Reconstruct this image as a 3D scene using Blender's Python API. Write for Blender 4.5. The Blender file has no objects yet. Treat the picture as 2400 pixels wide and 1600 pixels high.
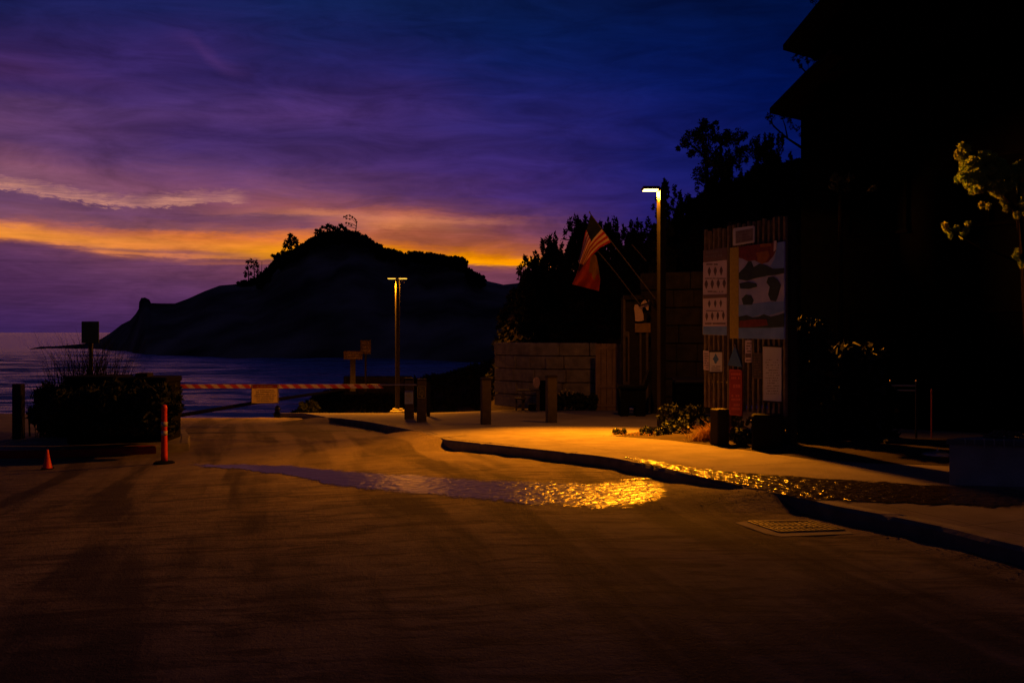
import bpy, math, random
import numpy as np
from mathutils import Vector, Matrix, noise as mnoise

random.seed(7); RNG = np.random.default_rng(7)
C = bpy.context.scene
COL = C.collection
F = 2333.0; CZ = 1.62          # focal length in photo pixels; camera height
HX, HY = 1200.0, 778.0         # where the camera axis meets the photo

# ---------------------------------------------------------------- camera
cd = bpy.data.cameras.new('camera'); cam = bpy.data.objects.new('camera', cd); COL.objects.link(cam)
cam.location = (0, 0, CZ); cam.rotation_euler = (math.radians(90), 0, 0)
cd.sensor_width = 36; cd.lens = F/2400*36; cd.shift_y = -(800-HY)/2400
cd.clip_start = 0.05; cd.clip_end = 20000
C.camera = cam
C.view_settings.view_transform = 'Standard'; C.view_settings.look = 'None'
C.view_settings.exposure = 0.0; C.view_settings.gamma = 1.0; C.view_settings.use_curve_mapping = False
C.render.engine = 'CYCLES'
C.cycles.use_denoising = True
C.cycles.max_bounces = 5; C.cycles.diffuse_bounces = 2; C.cycles.glossy_bounces = 3
C.cycles.transparent_max_bounces = 12; C.cycles.volume_bounces = 0
C.cycles.sample_clamp_indirect = 6.0; C.cycles.caustics_reflective = False; C.cycles.caustics_refractive = False

def s2l(c):
    o = []
    for v in c:
        v = v/255.0
        o.append(v/12.92 if v <= 0.04045 else ((v+0.055)/1.055)**2.4)
    return (o[0], o[1], o[2], 1.0)

# ---------------------------------------------------------------- node helper
class NT:
    def __init__(s, tree): s.t = tree; s.n = tree.nodes; s.l = tree.links
    def new(s, typ, **kw):
        nd = s.n.new(typ)
        for k, v in kw.items(): setattr(nd, k, v)
        return nd
    def put(s, sock, v):
        if hasattr(v, 'is_output') or isinstance(v, bpy.types.NodeSocket): s.l.new(v, sock)
        else: sock.default_value = v
    def math(s, op, a, b=0.0, c=0.0, clamp=False):
        nd = s.new('ShaderNodeMath', operation=op, use_clamp=clamp)
        s.put(nd.inputs[0], a); s.put(nd.inputs[1], b); s.put(nd.inputs[2], c)
        return nd.outputs[0]
    def mix(s, f, a, b, blend='MIX'):
        nd = s.new('ShaderNodeMix', data_type='RGBA', blend_type=blend)
        s.put(nd.inputs[0], f); s.put(nd.inputs[6], a); s.put(nd.inputs[7], b)
        return nd.outputs[2]
    def maprange(s, v, a, b, c=0.0, d=1.0, smooth=False):
        nd = s.new('ShaderNodeMapRange', interpolation_type='SMOOTHSTEP' if smooth else 'LINEAR')
        s.put(nd.inputs[0], v); nd.inputs[1].default_value = a; nd.inputs[2].default_value = b
        nd.inputs[3].default_value = c; nd.inputs[4].default_value = d
        return nd.outputs[0]
    def noise(s, vec, scale, detail=4, rough=0.55, dist=0.0):
        nd = s.new('ShaderNodeTexNoise'); s.put(nd.inputs['Vector'], vec)
        nd.inputs['Scale'].default_value = scale; nd.inputs['Detail'].default_value = detail
        nd.inputs['Roughness'].default_value = rough; nd.inputs['Distortion'].default_value = dist
        return nd.outputs[0]
    def ramp(s, v, stops, interp='LINEAR'):
        nd = s.new('ShaderNodeValToRGB'); s.put(nd.inputs[0], v)
        r = nd.color_ramp; r.interpolation = interp
        stops = sorted(stops, key=lambda q: q[0])
        r.elements[0].position = max(0, min(1, stops[0][0])); r.elements[0].color = stops[0][1]
        r.elements[1].position = max(0, min(1, stops[-1][0])); r.elements[1].color = stops[-1][1]
        for p, c in stops[1:-1]:
            e = r.elements.new(max(0, min(1, p))); e.color = c
        return nd.outputs[0]
    def comb(s, x, y, z):
        nd = s.new('ShaderNodeCombineXYZ')
        for i, v in enumerate((x, y, z)): s.put(nd.inputs[i], v)
        return nd.outputs[0]
    def curve(s, v, pts, lo, hi):
        """v in 0..1 -> interpolated value between lo and hi"""
        nd = s.new('ShaderNodeFloatCurve'); s.put(nd.inputs[1], v)
        cv = nd.mapping.curves[0]
        cv.points[0].location = (pts[0][0], (pts[0][1]-lo)/(hi-lo))
        cv.points[1].location = (pts[-1][0], (pts[-1][1]-lo)/(hi-lo))
        for x, y in pts[1:-1]: cv.points.new(x, (y-lo)/(hi-lo))
        nd.mapping.update()
        return s.math('MULTIPLY_ADD', nd.outputs[0], hi-lo, lo)

# ---------------------------------------------------------------- sky after sunset
world = bpy.data.worlds.new('World'); C.world = world; world.use_nodes = True
w = NT(world.node_tree)
for nd in list(w.n): w.n.remove(nd)
tc = w.new('ShaderNodeTexCoord')
sep = w.new('ShaderNodeSeparateXYZ'); w.l.new(tc.outputs['Generated'], sep.inputs[0])
X, Y, Z = sep.outputs
az = w.math('ARCTAN2', X, Y)
hyp = w.math('SQRT', w.math('ADD', w.math('MULTIPLY', X, X), w.math('MULTIPLY', Y, Y)))
vt = w.math('DIVIDE', Z, w.math('MAXIMUM', hyp, 0.02))            # tangent of the elevation
azc = w.math('MAXIMUM', w.math('MINIMUM', az, 0.9), -0.9)
# degrees-like units: U = column, V = height above the horizon, in the same unit as the lists below
U = w.math('MULTIPLY_ADD', w.math('TANGENT', azc), F, HX)
V = w.math('MULTIPLY', w.math('DIVIDE', vt, w.math('COSINE', azc)), F)
Un = w.maprange(U, -800, 3200)                                     # 0..1
cloudvec = w.comb(w.math('MULTIPLY', az, 2.2), w.math('MULTIPLY', vt, 16.0), 0.3)
n1 = w.noise(cloudvec, 3.0, 6, 0.6, 0.4)
n2 = w.noise(w.comb(w.math('MULTIPLY', az, 5.0), w.math('MULTIPLY', vt, 22.0), 2.7), 5.0, 5, 0.62, 0.8)
n4 = w.noise(w.comb(w.math('MULTIPLY', az, 14.0), w.math('MULTIPLY', vt, 50.0), 9.1), 5.0, 6, 0.65, 1.0)
n3 = w.noise(w.comb(w.math('MULTIPLY', az, 3.0), w.math('MULTIPLY', vt, 60.0), 6.1), 6.0, 5, 0.6, 1.2)
warp = w.math('ADD', w.math('MULTIPLY', w.math('SUBTRACT', n1, 0.5), 44.0),
              w.math('ADD', w.math('MULTIPLY', w.math('SUBTRACT', n2, 0.5), 26.0),
                     w.math('ADD', w.math('MULTIPLY', w.math('SUBTRACT', n3, 0.5), 16.0), w.math('MULTIPLY', w.math('SUBTRACT', n4, 0.5), 14.0))))
bound = lambda px: (px+800)/4000.0
B_pts = [(-800, 545), (0, 560), (150, 578), (300, 600), (600, 608), (900, 612), (1200, 625), (1600, 640), (3200, 640)]
Bv = w.curve(Un, [(bound(a), 778-b) for a, b in B_pts], 0, 300)   # height of the lower edge of the orange band
def Bat(px): return 778-np.interp(px, [a for a, _ in B_pts], [b for _, b in B_pts])
# near the lower edge the warp is gentler
rel = w.math('SUBTRACT', V, Bv)
calm = w.maprange(w.math('ABSOLUTE', rel), 0, 60, 0.6, 1.0)
relw = w.math('ADD', rel, w.math('MULTIPLY', warp, calm))
R0, R1 = -240.0, 700.0
tpos = w.maprange(relw, R0, R1)
stations = [
 (-900, [(778,(14,16,50)),(500,(16,18,58)),(0,(8,14,44))]),
 (-300, [(778,(46,30,70)),(600,(66,40,76)),(560,(110,66,80)),(545,(170,100,70)),(520,(120,72,80)),(400,(80,52,84)),(200,(46,34,80)),(0,(20,26,66))]),
 (0,   [(778,(58,36,86)),(740,(64,37,84)),(700,(66,38,79)),(660,(75,42,82)),(600,(86,50,88)),(570,(100,58,90)),(562,(150,86,84)),(555,(232,140,68)),(545,(240,150,66)),(530,(235,143,74)),(519,(180,105,90)),(508,(124,77,100)),(470,(110,71,106)),(440,(112,74,108)),(410,(128,82,106)),(385,(128,80,105)),(350,(108,67,102)),(320,(92,60,106)),(280,(98,63,108)),(240,(84,55,100)),(200,(62,42,98)),(160,(72,44,98)),(110,(54,37,92)),(60,(40,34,88)),(10,(28,31,82))]),
 (430, [(778,(60,36,84)),(720,(76,43,88)),(660,(90,52,88)),(620,(104,60,90)),(608,(135,78,84)),(600,(208,122,84)),(592,(160,92,84)),(584,(215,124,68)),(572,(232,138,70)),(558,(230,130,66)),(547,(212,116,72)),(536,(140,84,92)),(510,(112,68,98)),(490,(118,72,100)),(450,(126,76,105)),(420,(112,68,108)),(380,(90,58,108)),(340,(72,48,105)),(310,(64,42,98)),(270,(78,52,110)),(230,(64,44,102)),(180,(52,38,98)),(120,(52,37,97)),(70,(42,34,92)),(10,(29,33,88))]),
 (700, [(778,(80,46,84)),(640,(112,62,86)),(614,(130,74,80)),(606,(240,150,34)),(592,(250,160,38)),(576,(248,150,50)),(560,(226,124,66)),(545,(184,102,76)),(525,(128,75,92)),(506,(125,78,94)),(496,(165,98,88)),(480,(148,84,90)),(450,(122,73,102)),(420,(98,61,106)),(380,(78,51,106)),(320,(60,42,99)),(270,(76,50,111)),(200,(48,36,95)),(120,(35,34,92)),(60,(27,34,90)),(0,(21,33,84))]),
 (920, [(778,(90,50,80)),(640,(116,62,84)),(618,(130,72,78)),(608,(252,160,30)),(592,(245,150,32)),(578,(210,114,50)),(562,(165,90,66)),(545,(176,96,70)),(527,(205,122,82)),(512,(188,108,84)),(495,(155,86,82)),(480,(118,68,92)),(450,(90,55,101)),(400,(71,46,104)),(340,(58,40,99)),(270,(66,46,112)),(220,(52,38,100)),(150,(34,32,92)),(80,(22,31,86)),(0,(17,31,78))]),
 (1180,[(778,(100,56,86)),(664,(130,72,96)),(644,(120,65,86)),(630,(134,74,76)),(622,(248,155,22)),(609,(240,144,25)),(596,(198,108,46)),(580,(165,88,60)),(560,(150,80,72)),(540,(125,68,78)),(520,(126,70,88)),(500,(88,52,95)),(460,(70,44,105)),(400,(60,42,112)),(340,(50,38,104)),(280,(43,37,105)),(220,(33,33,98)),(150,(20,31,92)),(70,(14,29,82)),(0,(13,27,74))]),
 (1530,[(778,(60,38,80)),(640,(70,42,90)),(560,(50,35,98)),(500,(38,32,105)),(440,(34,32,105)),(390,(28,30,102)),(300,(25,29,100)),(200,(15,26,90)),(100,(9,23,78)),(0,(8,21,66))]),
 (1850,[(778,(14,18,60)),(400,(12,22,88)),(200,(5,19,78)),(100,(4,17,66)),(0,(3,16,58))]),
]
cols = []
for px, st in stations:
    b = Bat(px)
    cols.append((px, w.ramp(tpos, [(((778-py)-b-R0)/(R1-R0), s2l(c)) for py, c in st])))
cur = cols[0][1]
Uw = w.math('ADD', U, w.math('MULTIPLY', w.math('SUBTRACT', n1, 0.5), 160.0))
for i in range(1, len(cols)):
    cur = w.mix(w.maprange(Uw, cols[i-1][0], cols[i][0], smooth=False), cur, cols[i][1])
# fine streaks: slight lightening and darkening of the cloud sheet
str_ = w.maprange(n3, 0.3, 0.7, 0.86, 1.12)
stm = w.maprange(V, 420, 60, 0.2, 1.0)
cur = w.mix(stm, cur, w.mix(1.0, cur, w.comb(str_, str_, str_), 'MULTIPLY'))
nA = w.noise(w.comb(w.math('MULTIPLY', az, 3.2), w.math('MULTIPLY', vt, 13.0), 4.4), 3.0, 7, 0.62, 0.6)
md = w.maprange(nA, 0.34, 0.66, 0.72, 1.22)
cur = w.mix(1.0, cur, w.comb(md, w.math('MULTIPLY', md, 0.985), w.math('MULTIPLY', md, 0.95)), 'MULTIPLY')
# bright wisps of cloud: (centre line, half thickness up/down, fade along, colour)
def wisp(cur, pts, th_up, th_dn, amt, colr, nz=0.5, wa=14.0):
    lo, hi = 0, 778
    P = [(-800, pts[0][1])] + pts + [(3200, pts[-1][1])]
    c = w.curve(Un, [(bound(a), 778-b) for a, b in P], lo, hi)
    A = w.ramp(Un, [(bound(a), (v, v, v, 1)) for a, v in amt])
    d = w.math('SUBTRACT', w.math('ADD', V, w.math('ADD', w.math('MULTIPLY', w.math('SUBTRACT', n2, 0.5), wa*.6), w.math('MULTIPLY', w.math('SUBTRACT', n4, 0.5), wa*1.3))), c)
    up = w.maprange(d, 0, th_up, 1, 0); dn = w.maprange(d, -th_dn, 0, 0, 1, smooth=True)
    m = w.math('MULTIPLY', w.math('MULTIPLY', up, dn), A)
    m = w.math('MULTIPLY', m, w.maprange(n3, 0.25, 0.65, 1-nz, 1.0), clamp=True)
    return w.mix(m, cur, s2l(colr))
cur = wisp(cur, [(0, 438), (120, 456), (240, 476), (330, 480), (430, 477), (500, 470), (575, 472)], 30, 11,
           [(-500, 0), (-200, .6), (0, .85), (100, .75), (240, .95), (300, .8), (330, .45), (380, .9), (450, .85), (490, .5), (545, .85), (585, 0.0)],
           (208, 142, 122), 0.66, 34.0)
cur = wisp(cur, [(0, 568), (140, 578), (300, 588), (450, 594), (600, 600)], 6, 4,
           [(40, 0), (200, .55), (420, .5), (540, .3), (620, 0)], (120, 70, 86), 0.3, 5)
cur = wisp(cur, [(560, 618), (700, 616), (900, 618)], 6, 4, [(400, 0), (480, .4), (900, .4), (1000, 0)], (190, 108, 70), 0.3, 5)
cur = wisp(cur, [(420, 85), (490, 132), (570, 170)], 26, 30, [(370, 0), (440, .14), (500, .30), (560, .14), (610, 0)], (96, 58, 122), 0.2)
cur = wisp(cur, [(600, 500), (740, 498), (900, 512), (1060, 518), (1200, 522)], 12, 12, [(640, 0), (740, .45), (830, .3), (900, .5), (1000, .45), (1120, .35), (1250, 0)], (222, 138, 96), 0.5)
cur = wisp(cur, [(640, 532), (760, 528), (880, 536)], 12, 12, [(600, 0), (700, .55), (800, .4), (880, 0)], (104, 64, 96), 0.4)
# higher up than the photograph reaches, the sky falls to deep blue
cur = w.mix(w.maprange(vt, 0.33, 0.9, smooth=True), cur, s2l((7, 15, 50)))
cur = w.mix(w.maprange(vt, -0.02, 0.0), s2l((10, 8, 14)), cur)
# away from the sunset the sky is dim
away = w.maprange(w.math('ABSOLUTE', w.math('ADD', az, 0.15)), 1.0, 1.9, smooth=True)
cur = w.mix(away, cur, s2l((22, 22, 44)))
hs_ = w.new('ShaderNodeHueSaturation'); hs_.inputs['Saturation'].default_value = 1.02; w.l.new(cur, hs_.inputs['Color'])
bg = w.new('ShaderNodeBackground'); w.l.new(hs_.outputs[0], bg.inputs[0]); bg.inputs[1].default_value = 1.0
out = w.new('ShaderNodeOutputWorld'); w.l.new(bg.outputs[0], out.inputs[0])

# ---------------------------------------------------------------- materials
def mat(name, col, rough=0.85, spec=0.3, metal=0.0, nscale=0, namt=0.3, col2=None, bump=0.0, bscale=None, bdist=0.01, sheen=0, coat=0):
    m = bpy.data.materials.new(name); m.use_nodes = True
    t = NT(m.node_tree); bs = t.n['Principled BSDF']
    bs.inputs['Roughness'].default_value = rough; bs.inputs['Metallic'].default_value = metal
    bs.inputs['Specular IOR Level'].default_value = spec
    bs.inputs['Coat Weight'].default_value = coat
    c = (*col, 1) if len(col) == 3 else col
    if nscale:
        tcn = t.new('ShaderNodeTexCoord')
        f = t.maprange(t.noise(tcn.outputs['Object'], nscale, 3, 0.45), 0.3, 0.7)
        c2 = (*col2, 1) if col2 else tuple([v*(1-namt) for v in col])+(1,)
        t.l.new(t.mix(f, c2, c), bs.inputs['Base Color'])
        if bump:
            bn = t.new('ShaderNodeBump'); bn.inputs['Strength'].default_value = bump; bn.inputs['Distance'].default_value = bdist
            t.l.new(t.noise(tcn.outputs['Object'], bscale or nscale*4, 6, 0.6), bn.inputs['Height'])
            t.l.new(bn.outputs[0], bs.inputs['Normal'])
    else:
        bs.inputs['Base Color'].default_value = c
    return m
def emis(name, col, st):
    m = bpy.data.materials.new(name); m.use_nodes = True
    t = NT(m.node_tree); t.n.remove(t.n['Principled BSDF'])
    e = t.new('ShaderNodeEmission'); e.inputs[0].default_value = (*col, 1); e.inputs[1].default_value = st
    t.l.new(e.outputs[0], t.n['Material Output'].inputs[0]); return m

M = {}
M['metal_dark'] = mat('dark_metal', (.018, .017, .016), .5, .3, .2, 6, .3)
M['pole'] = mat('bronze_pole', (.018, .016, .014), .7, .1, 0, 9, .3)
M['concrete'] = mat('concrete', (.20, .19, .175), .9, .25, 0, 3, .35, bump=.4, bscale=30)
M['concrete_dark'] = mat('dark_concrete', (.48, .43, .37), .9, .2, 0, 4, .35, bump=.6, bscale=25, bdist=.02)
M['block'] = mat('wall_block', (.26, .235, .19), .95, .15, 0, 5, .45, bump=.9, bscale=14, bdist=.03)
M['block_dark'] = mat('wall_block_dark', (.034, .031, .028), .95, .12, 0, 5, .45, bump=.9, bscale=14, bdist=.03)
M['wood'] = mat('weathered_wood', (.085, .07, .055), .85, .2, 0, 10, .4, bump=.4, bscale=40)
M['wood_dark'] = mat('dark_wood', (.018, .015, .012), .85, .2, 0, 10, .4)
M['slat'] = mat('grey_slat', (.15, .13, .10), .85, .2, 0, 12, .45)
M['black'] = mat('black_rubber', (.006, .006, .006), .9, .05)
M['orange'] = mat('orange_plastic', (.85, .05, .012), .45, .5, 0, 8, .25)
M['white_band'] = mat('reflective_band', (.55, .5, .42), .5, .5, 0, 12, .3)
M['boom_white'] = mat('boom_white_paint', (.75, .58, .42), .55, .4, 0, 20, .3)
M['boom_red'] = mat('boom_red_paint', (.55, .06, .03), .55, .4, 0, 20, .35)
M['galv'] = mat('galvanised_steel', (.4, .38, .34), .4, .5, .7, 8, .2)
M['yellow_sign'] = mat('yellow_sign_face', (.8, .62, .2), .6, .3, 0, 14, .2)
M['sign_red'] = mat('red_sign_face', (.24, .018, .016), .6, .3, 0, 3, .2)
M['sign_red_l'] = mat('red_sign_lettering', (.42, .08, .06), .6, .3)
M['sign_white'] = mat('white_sign_face', (.40, .46, .62), .7, .3, 0, 2.5, .15)
M['sign_pink'] = mat('chart_paper', (.46, .44, .62), .7, .3, 0, 2.5, .15)
M['sign_grey'] = mat('grey_sign_face', (.17, .16, .20), .7, .3, 0, 9, .3)
M['sign_dark'] = mat('dark_sign_face', (.04, .042, .05), .7, .3, 0, 9, .3)
M['ink'] = mat('printed_ink', (.09, .07, .09), .8, .2)
M['ink_mid'] = mat('faded_ink', (.13, .10, .12), .8, .2)
M['gold'] = mat('ochre_ink', (.34, .30, .05), .7, .2, 0, 20, .2)
M['blue'] = mat('blue_paint', (.03, .12, .42), .6, .3, 0, 30, .3)
M['blue_l'] = mat('pale_blue_paint', (.16, .30, .80), .7, .1, 0, 4, .35, col2=(.09, .20, .62))
M['sky_paint'] = mat('mural_pale', (.34, .38, .70), .7, .1, 0, 4, .3, col2=(.20, .28, .62))
M['teal'] = mat('mural_dark_teal', (.02, .05, .06), .7, .3, 0, 12, .3)
M['maroon'] = mat('mural_maroon', (.15, .03, .035), .7, .3, 0, 14, .4)
M['sunset'] = mat('mural_orange', (.26, .11, .02), .7, .3, 0, 14, .3)
M['leaf'] = mat('leaf', (.055, .075, .022), .55, .4, 0, 1.2, .5)
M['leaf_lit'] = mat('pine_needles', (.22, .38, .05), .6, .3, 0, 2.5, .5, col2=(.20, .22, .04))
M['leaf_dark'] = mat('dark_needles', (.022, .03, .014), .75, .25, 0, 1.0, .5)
M['leaf_far'] = mat('far_foliage', (.012, .014, .010), .9, .1)
M['leaf_gloss'] = mat('glossy_leaf', (.009, .014, .006), .5, .25)
M['bark'] = mat('bark', (.007, .0055, .0045), 1.0, .0)
M['drygrass'] = mat('dry_grass', (.34, .15, .045), .8, .2, 0, 3, .5)
M['beachgrass'] = mat('beach_grass', (.012, .011, .008), .9, .05)
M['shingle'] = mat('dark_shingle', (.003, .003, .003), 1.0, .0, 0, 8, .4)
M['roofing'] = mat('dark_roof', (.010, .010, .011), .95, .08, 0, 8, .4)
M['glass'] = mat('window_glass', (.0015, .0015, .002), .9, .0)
M['flag_red'] = mat('flag_red', (.30, .025, .02), .8, .1)
M['flag_white'] = mat('flag_white', (.48, .34, .31), .8, .1)
M['flag_blue'] = mat('flag_navy', (.012, .016, .03), .8, .1)
M['flag_orange'] = mat('flag_rust', (.30, .035, .010), .8, .1, 0, 6, .3)
M['flag_tan'] = mat('flag_tan', (.22, .11, .035), .8, .1, 0, 6, .4)
M['kerb'] = mat('kerb_concrete', (.17, .155, .13), .9, .2, 0, 6, .4, bump=.5, bscale=40)
M['kerb_red'] = mat('red_kerb_paint', (.45, .03, .02), .7, .3, 0, 5, .5)
M['petal'] = mat('pale_petals', (.50, .36, .36), .7, .2, 0, 30, .3)
M['tan'] = mat('tan_panel', (.22, .14, .06), .8, .2, 0, 14, .3)
M['sign_tan'] = mat('weathered_sign', (.075, .05, .028), .85, .1, 0, 6, .4)
M['flower'] = mat('yellow_flower', (.45, .38, .12), .7, .2)
M['panel'] = mat('weathered_panel', (.24, .17, .13), .85, .2, 0, 5, .35)
M['kelp'] = mat('dried_kelp', (.16, .09, .04), .6, .4, 0, 30, .5)
M['gravel'] = mat('sand_grit', (.15, .12, .085), .95, .1, 0, 6, .4)

# ---------------------------------------------------------------- mesh helpers
class MB:
    def __init__(s): s.v = []; s.f = []; s.mi = []; s.mats = []
    def m(s, mt):
        if mt not in s.mats: s.mats.append(mt)
        return s.mats.index(mt)
    def add(s, vs, fs, mt=None):
        b = len(s.v); s.v += [tuple(v) for v in vs]; s.f += [tuple(b+i for i in f) for f in fs]
        k = s.m(mt) if mt is not None else 0
        s.mi += [k]*len(fs)
    def box(s, c, d, mt=None, rz=0.0, bev=0.0, R=None):
        hx, hy, hz = d[0]/2, d[1]/2, d[2]/2
        if bev <= 0:
            P = [(x, y, z) for z in (-hz, hz) for x, y in ((-hx, -hy), (hx, -hy), (hx, hy), (-hx, hy))]
            Fc = [(0, 3, 2, 1), (4, 5, 6, 7), (0, 1, 5, 4), (1, 2, 6, 5), (2, 3, 7, 6), (3, 0, 4, 7)]
        else:
            b = min(bev, hx*.9, hy*.9, hz*.9)
            rings = []
            for z, k in ((-hz, b), (-hz+b, 0), (hz-b, 0), (hz, b)):
                ax, ay = hx-k, hy-k
                rings.append([(-ax+b, -ay, z), (ax-b, -ay, z), (ax, -ay+b, z), (ax, ay-b, z), (ax-b, ay, z), (-ax+b, ay, z), (-ax, ay-b, z), (-ax, -ay+b, z)])
            P = [p for r in rings for p in r]; Fc = []
            for i in range(3):
                for j in range(8): Fc.append((i*8+j, i*8+(j+1) % 8, (i+1)*8+(j+1) % 8, (i+1)*8+j))
            Fc += [tuple(range(7, -1, -1)), tuple(range(24, 32))]
        if R is None: R = Matrix.Rotation(rz, 3, 'Z')
        s.add([Vector(c)+R @ Vector(p) for p in P], Fc, mt)
    def tube(s, pts, rad, n=6, mt=None, cap=True):
        pts = [Vector(p) for p in pts]; k = len(pts)
        if not hasattr(rad, '__len__'): rad = [rad]*k
        vs = []
        for i, p in enumerate(pts):
            d = (pts[min(i+1, k-1)]-pts[max(i-1, 0)]).normalized()
            a = d.orthogonal().normalized() if abs(d.z) > .99 else d.cross(Vector((0, 0, 1))).normalized()
            b = d.cross(a)
            for j in range(n):
                t = 2*math.pi*j/n
                vs.append(p+a*math.cos(t)*rad[i]+b*math.sin(t)*rad[i])
        fs = [(i*n+j, i*n+(j+1) % n, (i+1)*n+(j+1) % n, (i+1)*n+j) for i in range(k-1) for j in range(n)]
        if cap: fs += [tuple(range(n-1, -1, -1)), tuple(range((k-1)*n, k*n))]
        s.add(vs, fs, mt)
    def lathe(s, c, prof, n=20, mt=None):
        vs = [(c[0]+r*math.cos(2*math.pi*j/n), c[1]+r*math.sin(2*math.pi*j/n), c[2]+z) for r, z in prof for j in range(n)]
        k = len(prof)
        fs = [(i*n+j, i*n+(j+1) % n, (i+1)*n+(j+1) % n, (i+1)*n+j) for i in range(k-1) for j in range(n)]
        fs += [tuple(range(n-1, -1, -1)), tuple(range((k-1)*n, k*n))]
        s.add(vs, fs, mt)
    def grid(s, P, mt=None, matf=None):
        r, c = len(P), len(P[0]); b = len(s.v)
        s.v += [tuple(p) for row in P for p in row]
        for i in range(r-1):
            for j in range(c-1):
                s.f.append((b+i*c+j, b+i*c+j+1, b+(i+1)*c+j+1, b+(i+1)*c+j))
                s.mi.append(s.m(matf(i, j)) if matf else (s.m(mt) if mt else 0))
    def build(s, name, mt=None, parent=None, smooth=False):
        me = bpy.data.meshes.new(name); me.from_pydata(s.v, [], s.f)
        ms = s.mats if s.mats else [mt]
        for q in ms: me.materials.append(q if q is not None else mt)
        if len(ms) > 1: me.polygons.foreach_set('material_index', s.mi)
        if smooth: me.polygons.foreach_set('use_smooth', [True]*len(me.polygons))
        me.update()
        o = bpy.data.objects.new(name, me); COL.objects.link(o)
        if parent is not None:
            o.parent = parent
            if parent.type == 'EMPTY' or parent.parent is not None or parent.get('_loc'):
                pass
        return o
def thing(name, label, cat, loc=(0, 0, 0), rz=0.0, group=None):
    o = bpy.data.objects.new(name, None); COL.objects.link(o)
    o.location = loc; o.rotation_euler = (0, 0, rz); o.empty_display_size = .2
    o['label'] = label; o['category'] = cat
    if group: o['group'] = group
    return o
def tag(o, label, cat, group=None, kind=None):
    if label: o['label'] = label
    if cat: o['category'] = cat
    if group: o['group'] = group
    if kind: o['kind'] = kind
    return o
def struct(o): o['kind'] = 'structure'; return o
def copy_tree(o, parent=None):
    c = o.copy(); COL.objects.link(c); c.parent = parent
    for ch in list(o.children): copy_tree(ch, c)
    return c

def T(px, py, y): return Vector(((px-HX)/F*y, y, (HY-py)/F*y+CZ))
def X_(px, y): return (px-HX)/F*y
def Z_(py, y): return (HY-py)/F*y+CZ
def sm(x, a, b):
    t = min(1, max(0, (x-a)/(b-a))); return t*t*(3-2*t)

# ---------------------------------------------------------------- terrain heights (relative to the camera, then + CZ)
from bisect import bisect
GY = [0, 6, 9, 12, 16, 19, 22, 27, 30, 33, 38, 60, 80, 110, 300]
GZ = [-1.62, -1.62, -1.63, -1.68, -1.78, -1.89, -2.03, -2.33, -2.58, -2.84, -3.45, -6.2, -6.9, -7.5, -9]
_yy = np.linspace(0, 300, 3001); _zz = np.interp(_yy, GY, GZ)
_k = np.ones(25)/25; _zs = np.convolve(np.pad(_zz, 12, mode='edge'), _k, mode='valid')
def Gy(y): return float(np.interp(y, _yy, _zs))
def Gr(x, y):
    z = Gy(y)
    z -= 0.05*min(8, max(0, -x))*(1-sm(y, 15, 23))
    return z
def Road(x, y): return Gr(x, y)+CZ
def SwR(x, y): return Gr(x, y)+0.14+0.13*sm(x, -2, 1)*sm(y, 18, 25)
def Side(x, y): return SwR(x, y)+CZ
def hit(px, py, surf):
    y = 3.0
    while y < 60:
        x = X_(px, y)
        if surf(x, y) >= Z_(py, y): break
        y += .02
    return X_(px, y), y
def P(px, py, surf, dz=0.0):
    x, y = hit(px, py, surf); return Vector((x, y, surf(x, y)+dz))

# kerb line on the ground
kpts = [(712, 968), (765, 978), (795, 980), (868, 989), (935, 1002), (985, 1012), (1043, 1030), (1110, 1037), (1200, 1046), (1300, 1057), (1384, 1066),
        (1440, 1073.5), (1480, 1081.5), (1541, 1096), (1637, 1117), (1721, 1136), (1822, 1157), (1878, 1168), (1960, 1186), (2056, 1204), (2200, 1233), (2400, 1283)]
kw = [hit(a, b, Side) for a, b in kpts]
kw.sort(key=lambda q: q[1])
kyy = [q[1] for q in kw]; kxx = [q[0] for q in kw]
s0 = (kxx[1]-kxx[0])/(kyy[1]-kyy[0]); s1 = -0.45
kyy = [1.0]+kyy+[kyy[-1]+3, 60]; kxx = [kxx[0]+s0*(1.0-kyy[1])]+kxx+[kxx[-1]+s1*3, kxx[-1]+s1*3-8]
def xk(y): return float(np.interp(y, kyy, kxx))
# where the kerb is buried by washed sand or dropped (depths along the line)
yA, yB = hit(1814, 1155, Side)[1], hit(1876, 1168, Side)[1]
yA2 = hit(1560, 1100, Side)[1]
yC, yD = hit(1043, 1030, Side)[1], hit(975, 1008, Side)[1]
yE, yF = hit(795, 980, Side)[1], hit(765, 978, Side)[1]
def pile(y):
    a = sm(y, yB-.2, yB+.5)*(1-min(1, max(0, (y-yA)/(yA2-yA)))**.8)
    b = sm(y, yC-.3, yC+.4)*(1-sm(y, yD-.2, yD+.3))
    c = sm(y, yE, yE+.4)*(1-sm(y, yF, yF+.5))
    return max(a, b, c)
def Road2(x, y):
    d = xk(y)-x
    k = math.exp(-(max(0, d)/0.9)**2) if d < 3.5 else 0
    nz = (.02*mnoise.noise(Vector((x*1.6, y*2.6, 0)))+.012*mnoise.noise(Vector((x*5, y*7, 3)))) if d < 3 else 0
    return Road(x, y)+0.15*pile(y)*k+nz*k

def ys_list():
    a = [1.2]
    while a[-1] < 62: a.append(a[-1]+0.05+0.012*a[-1])
    return a
YS = ys_list()
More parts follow.
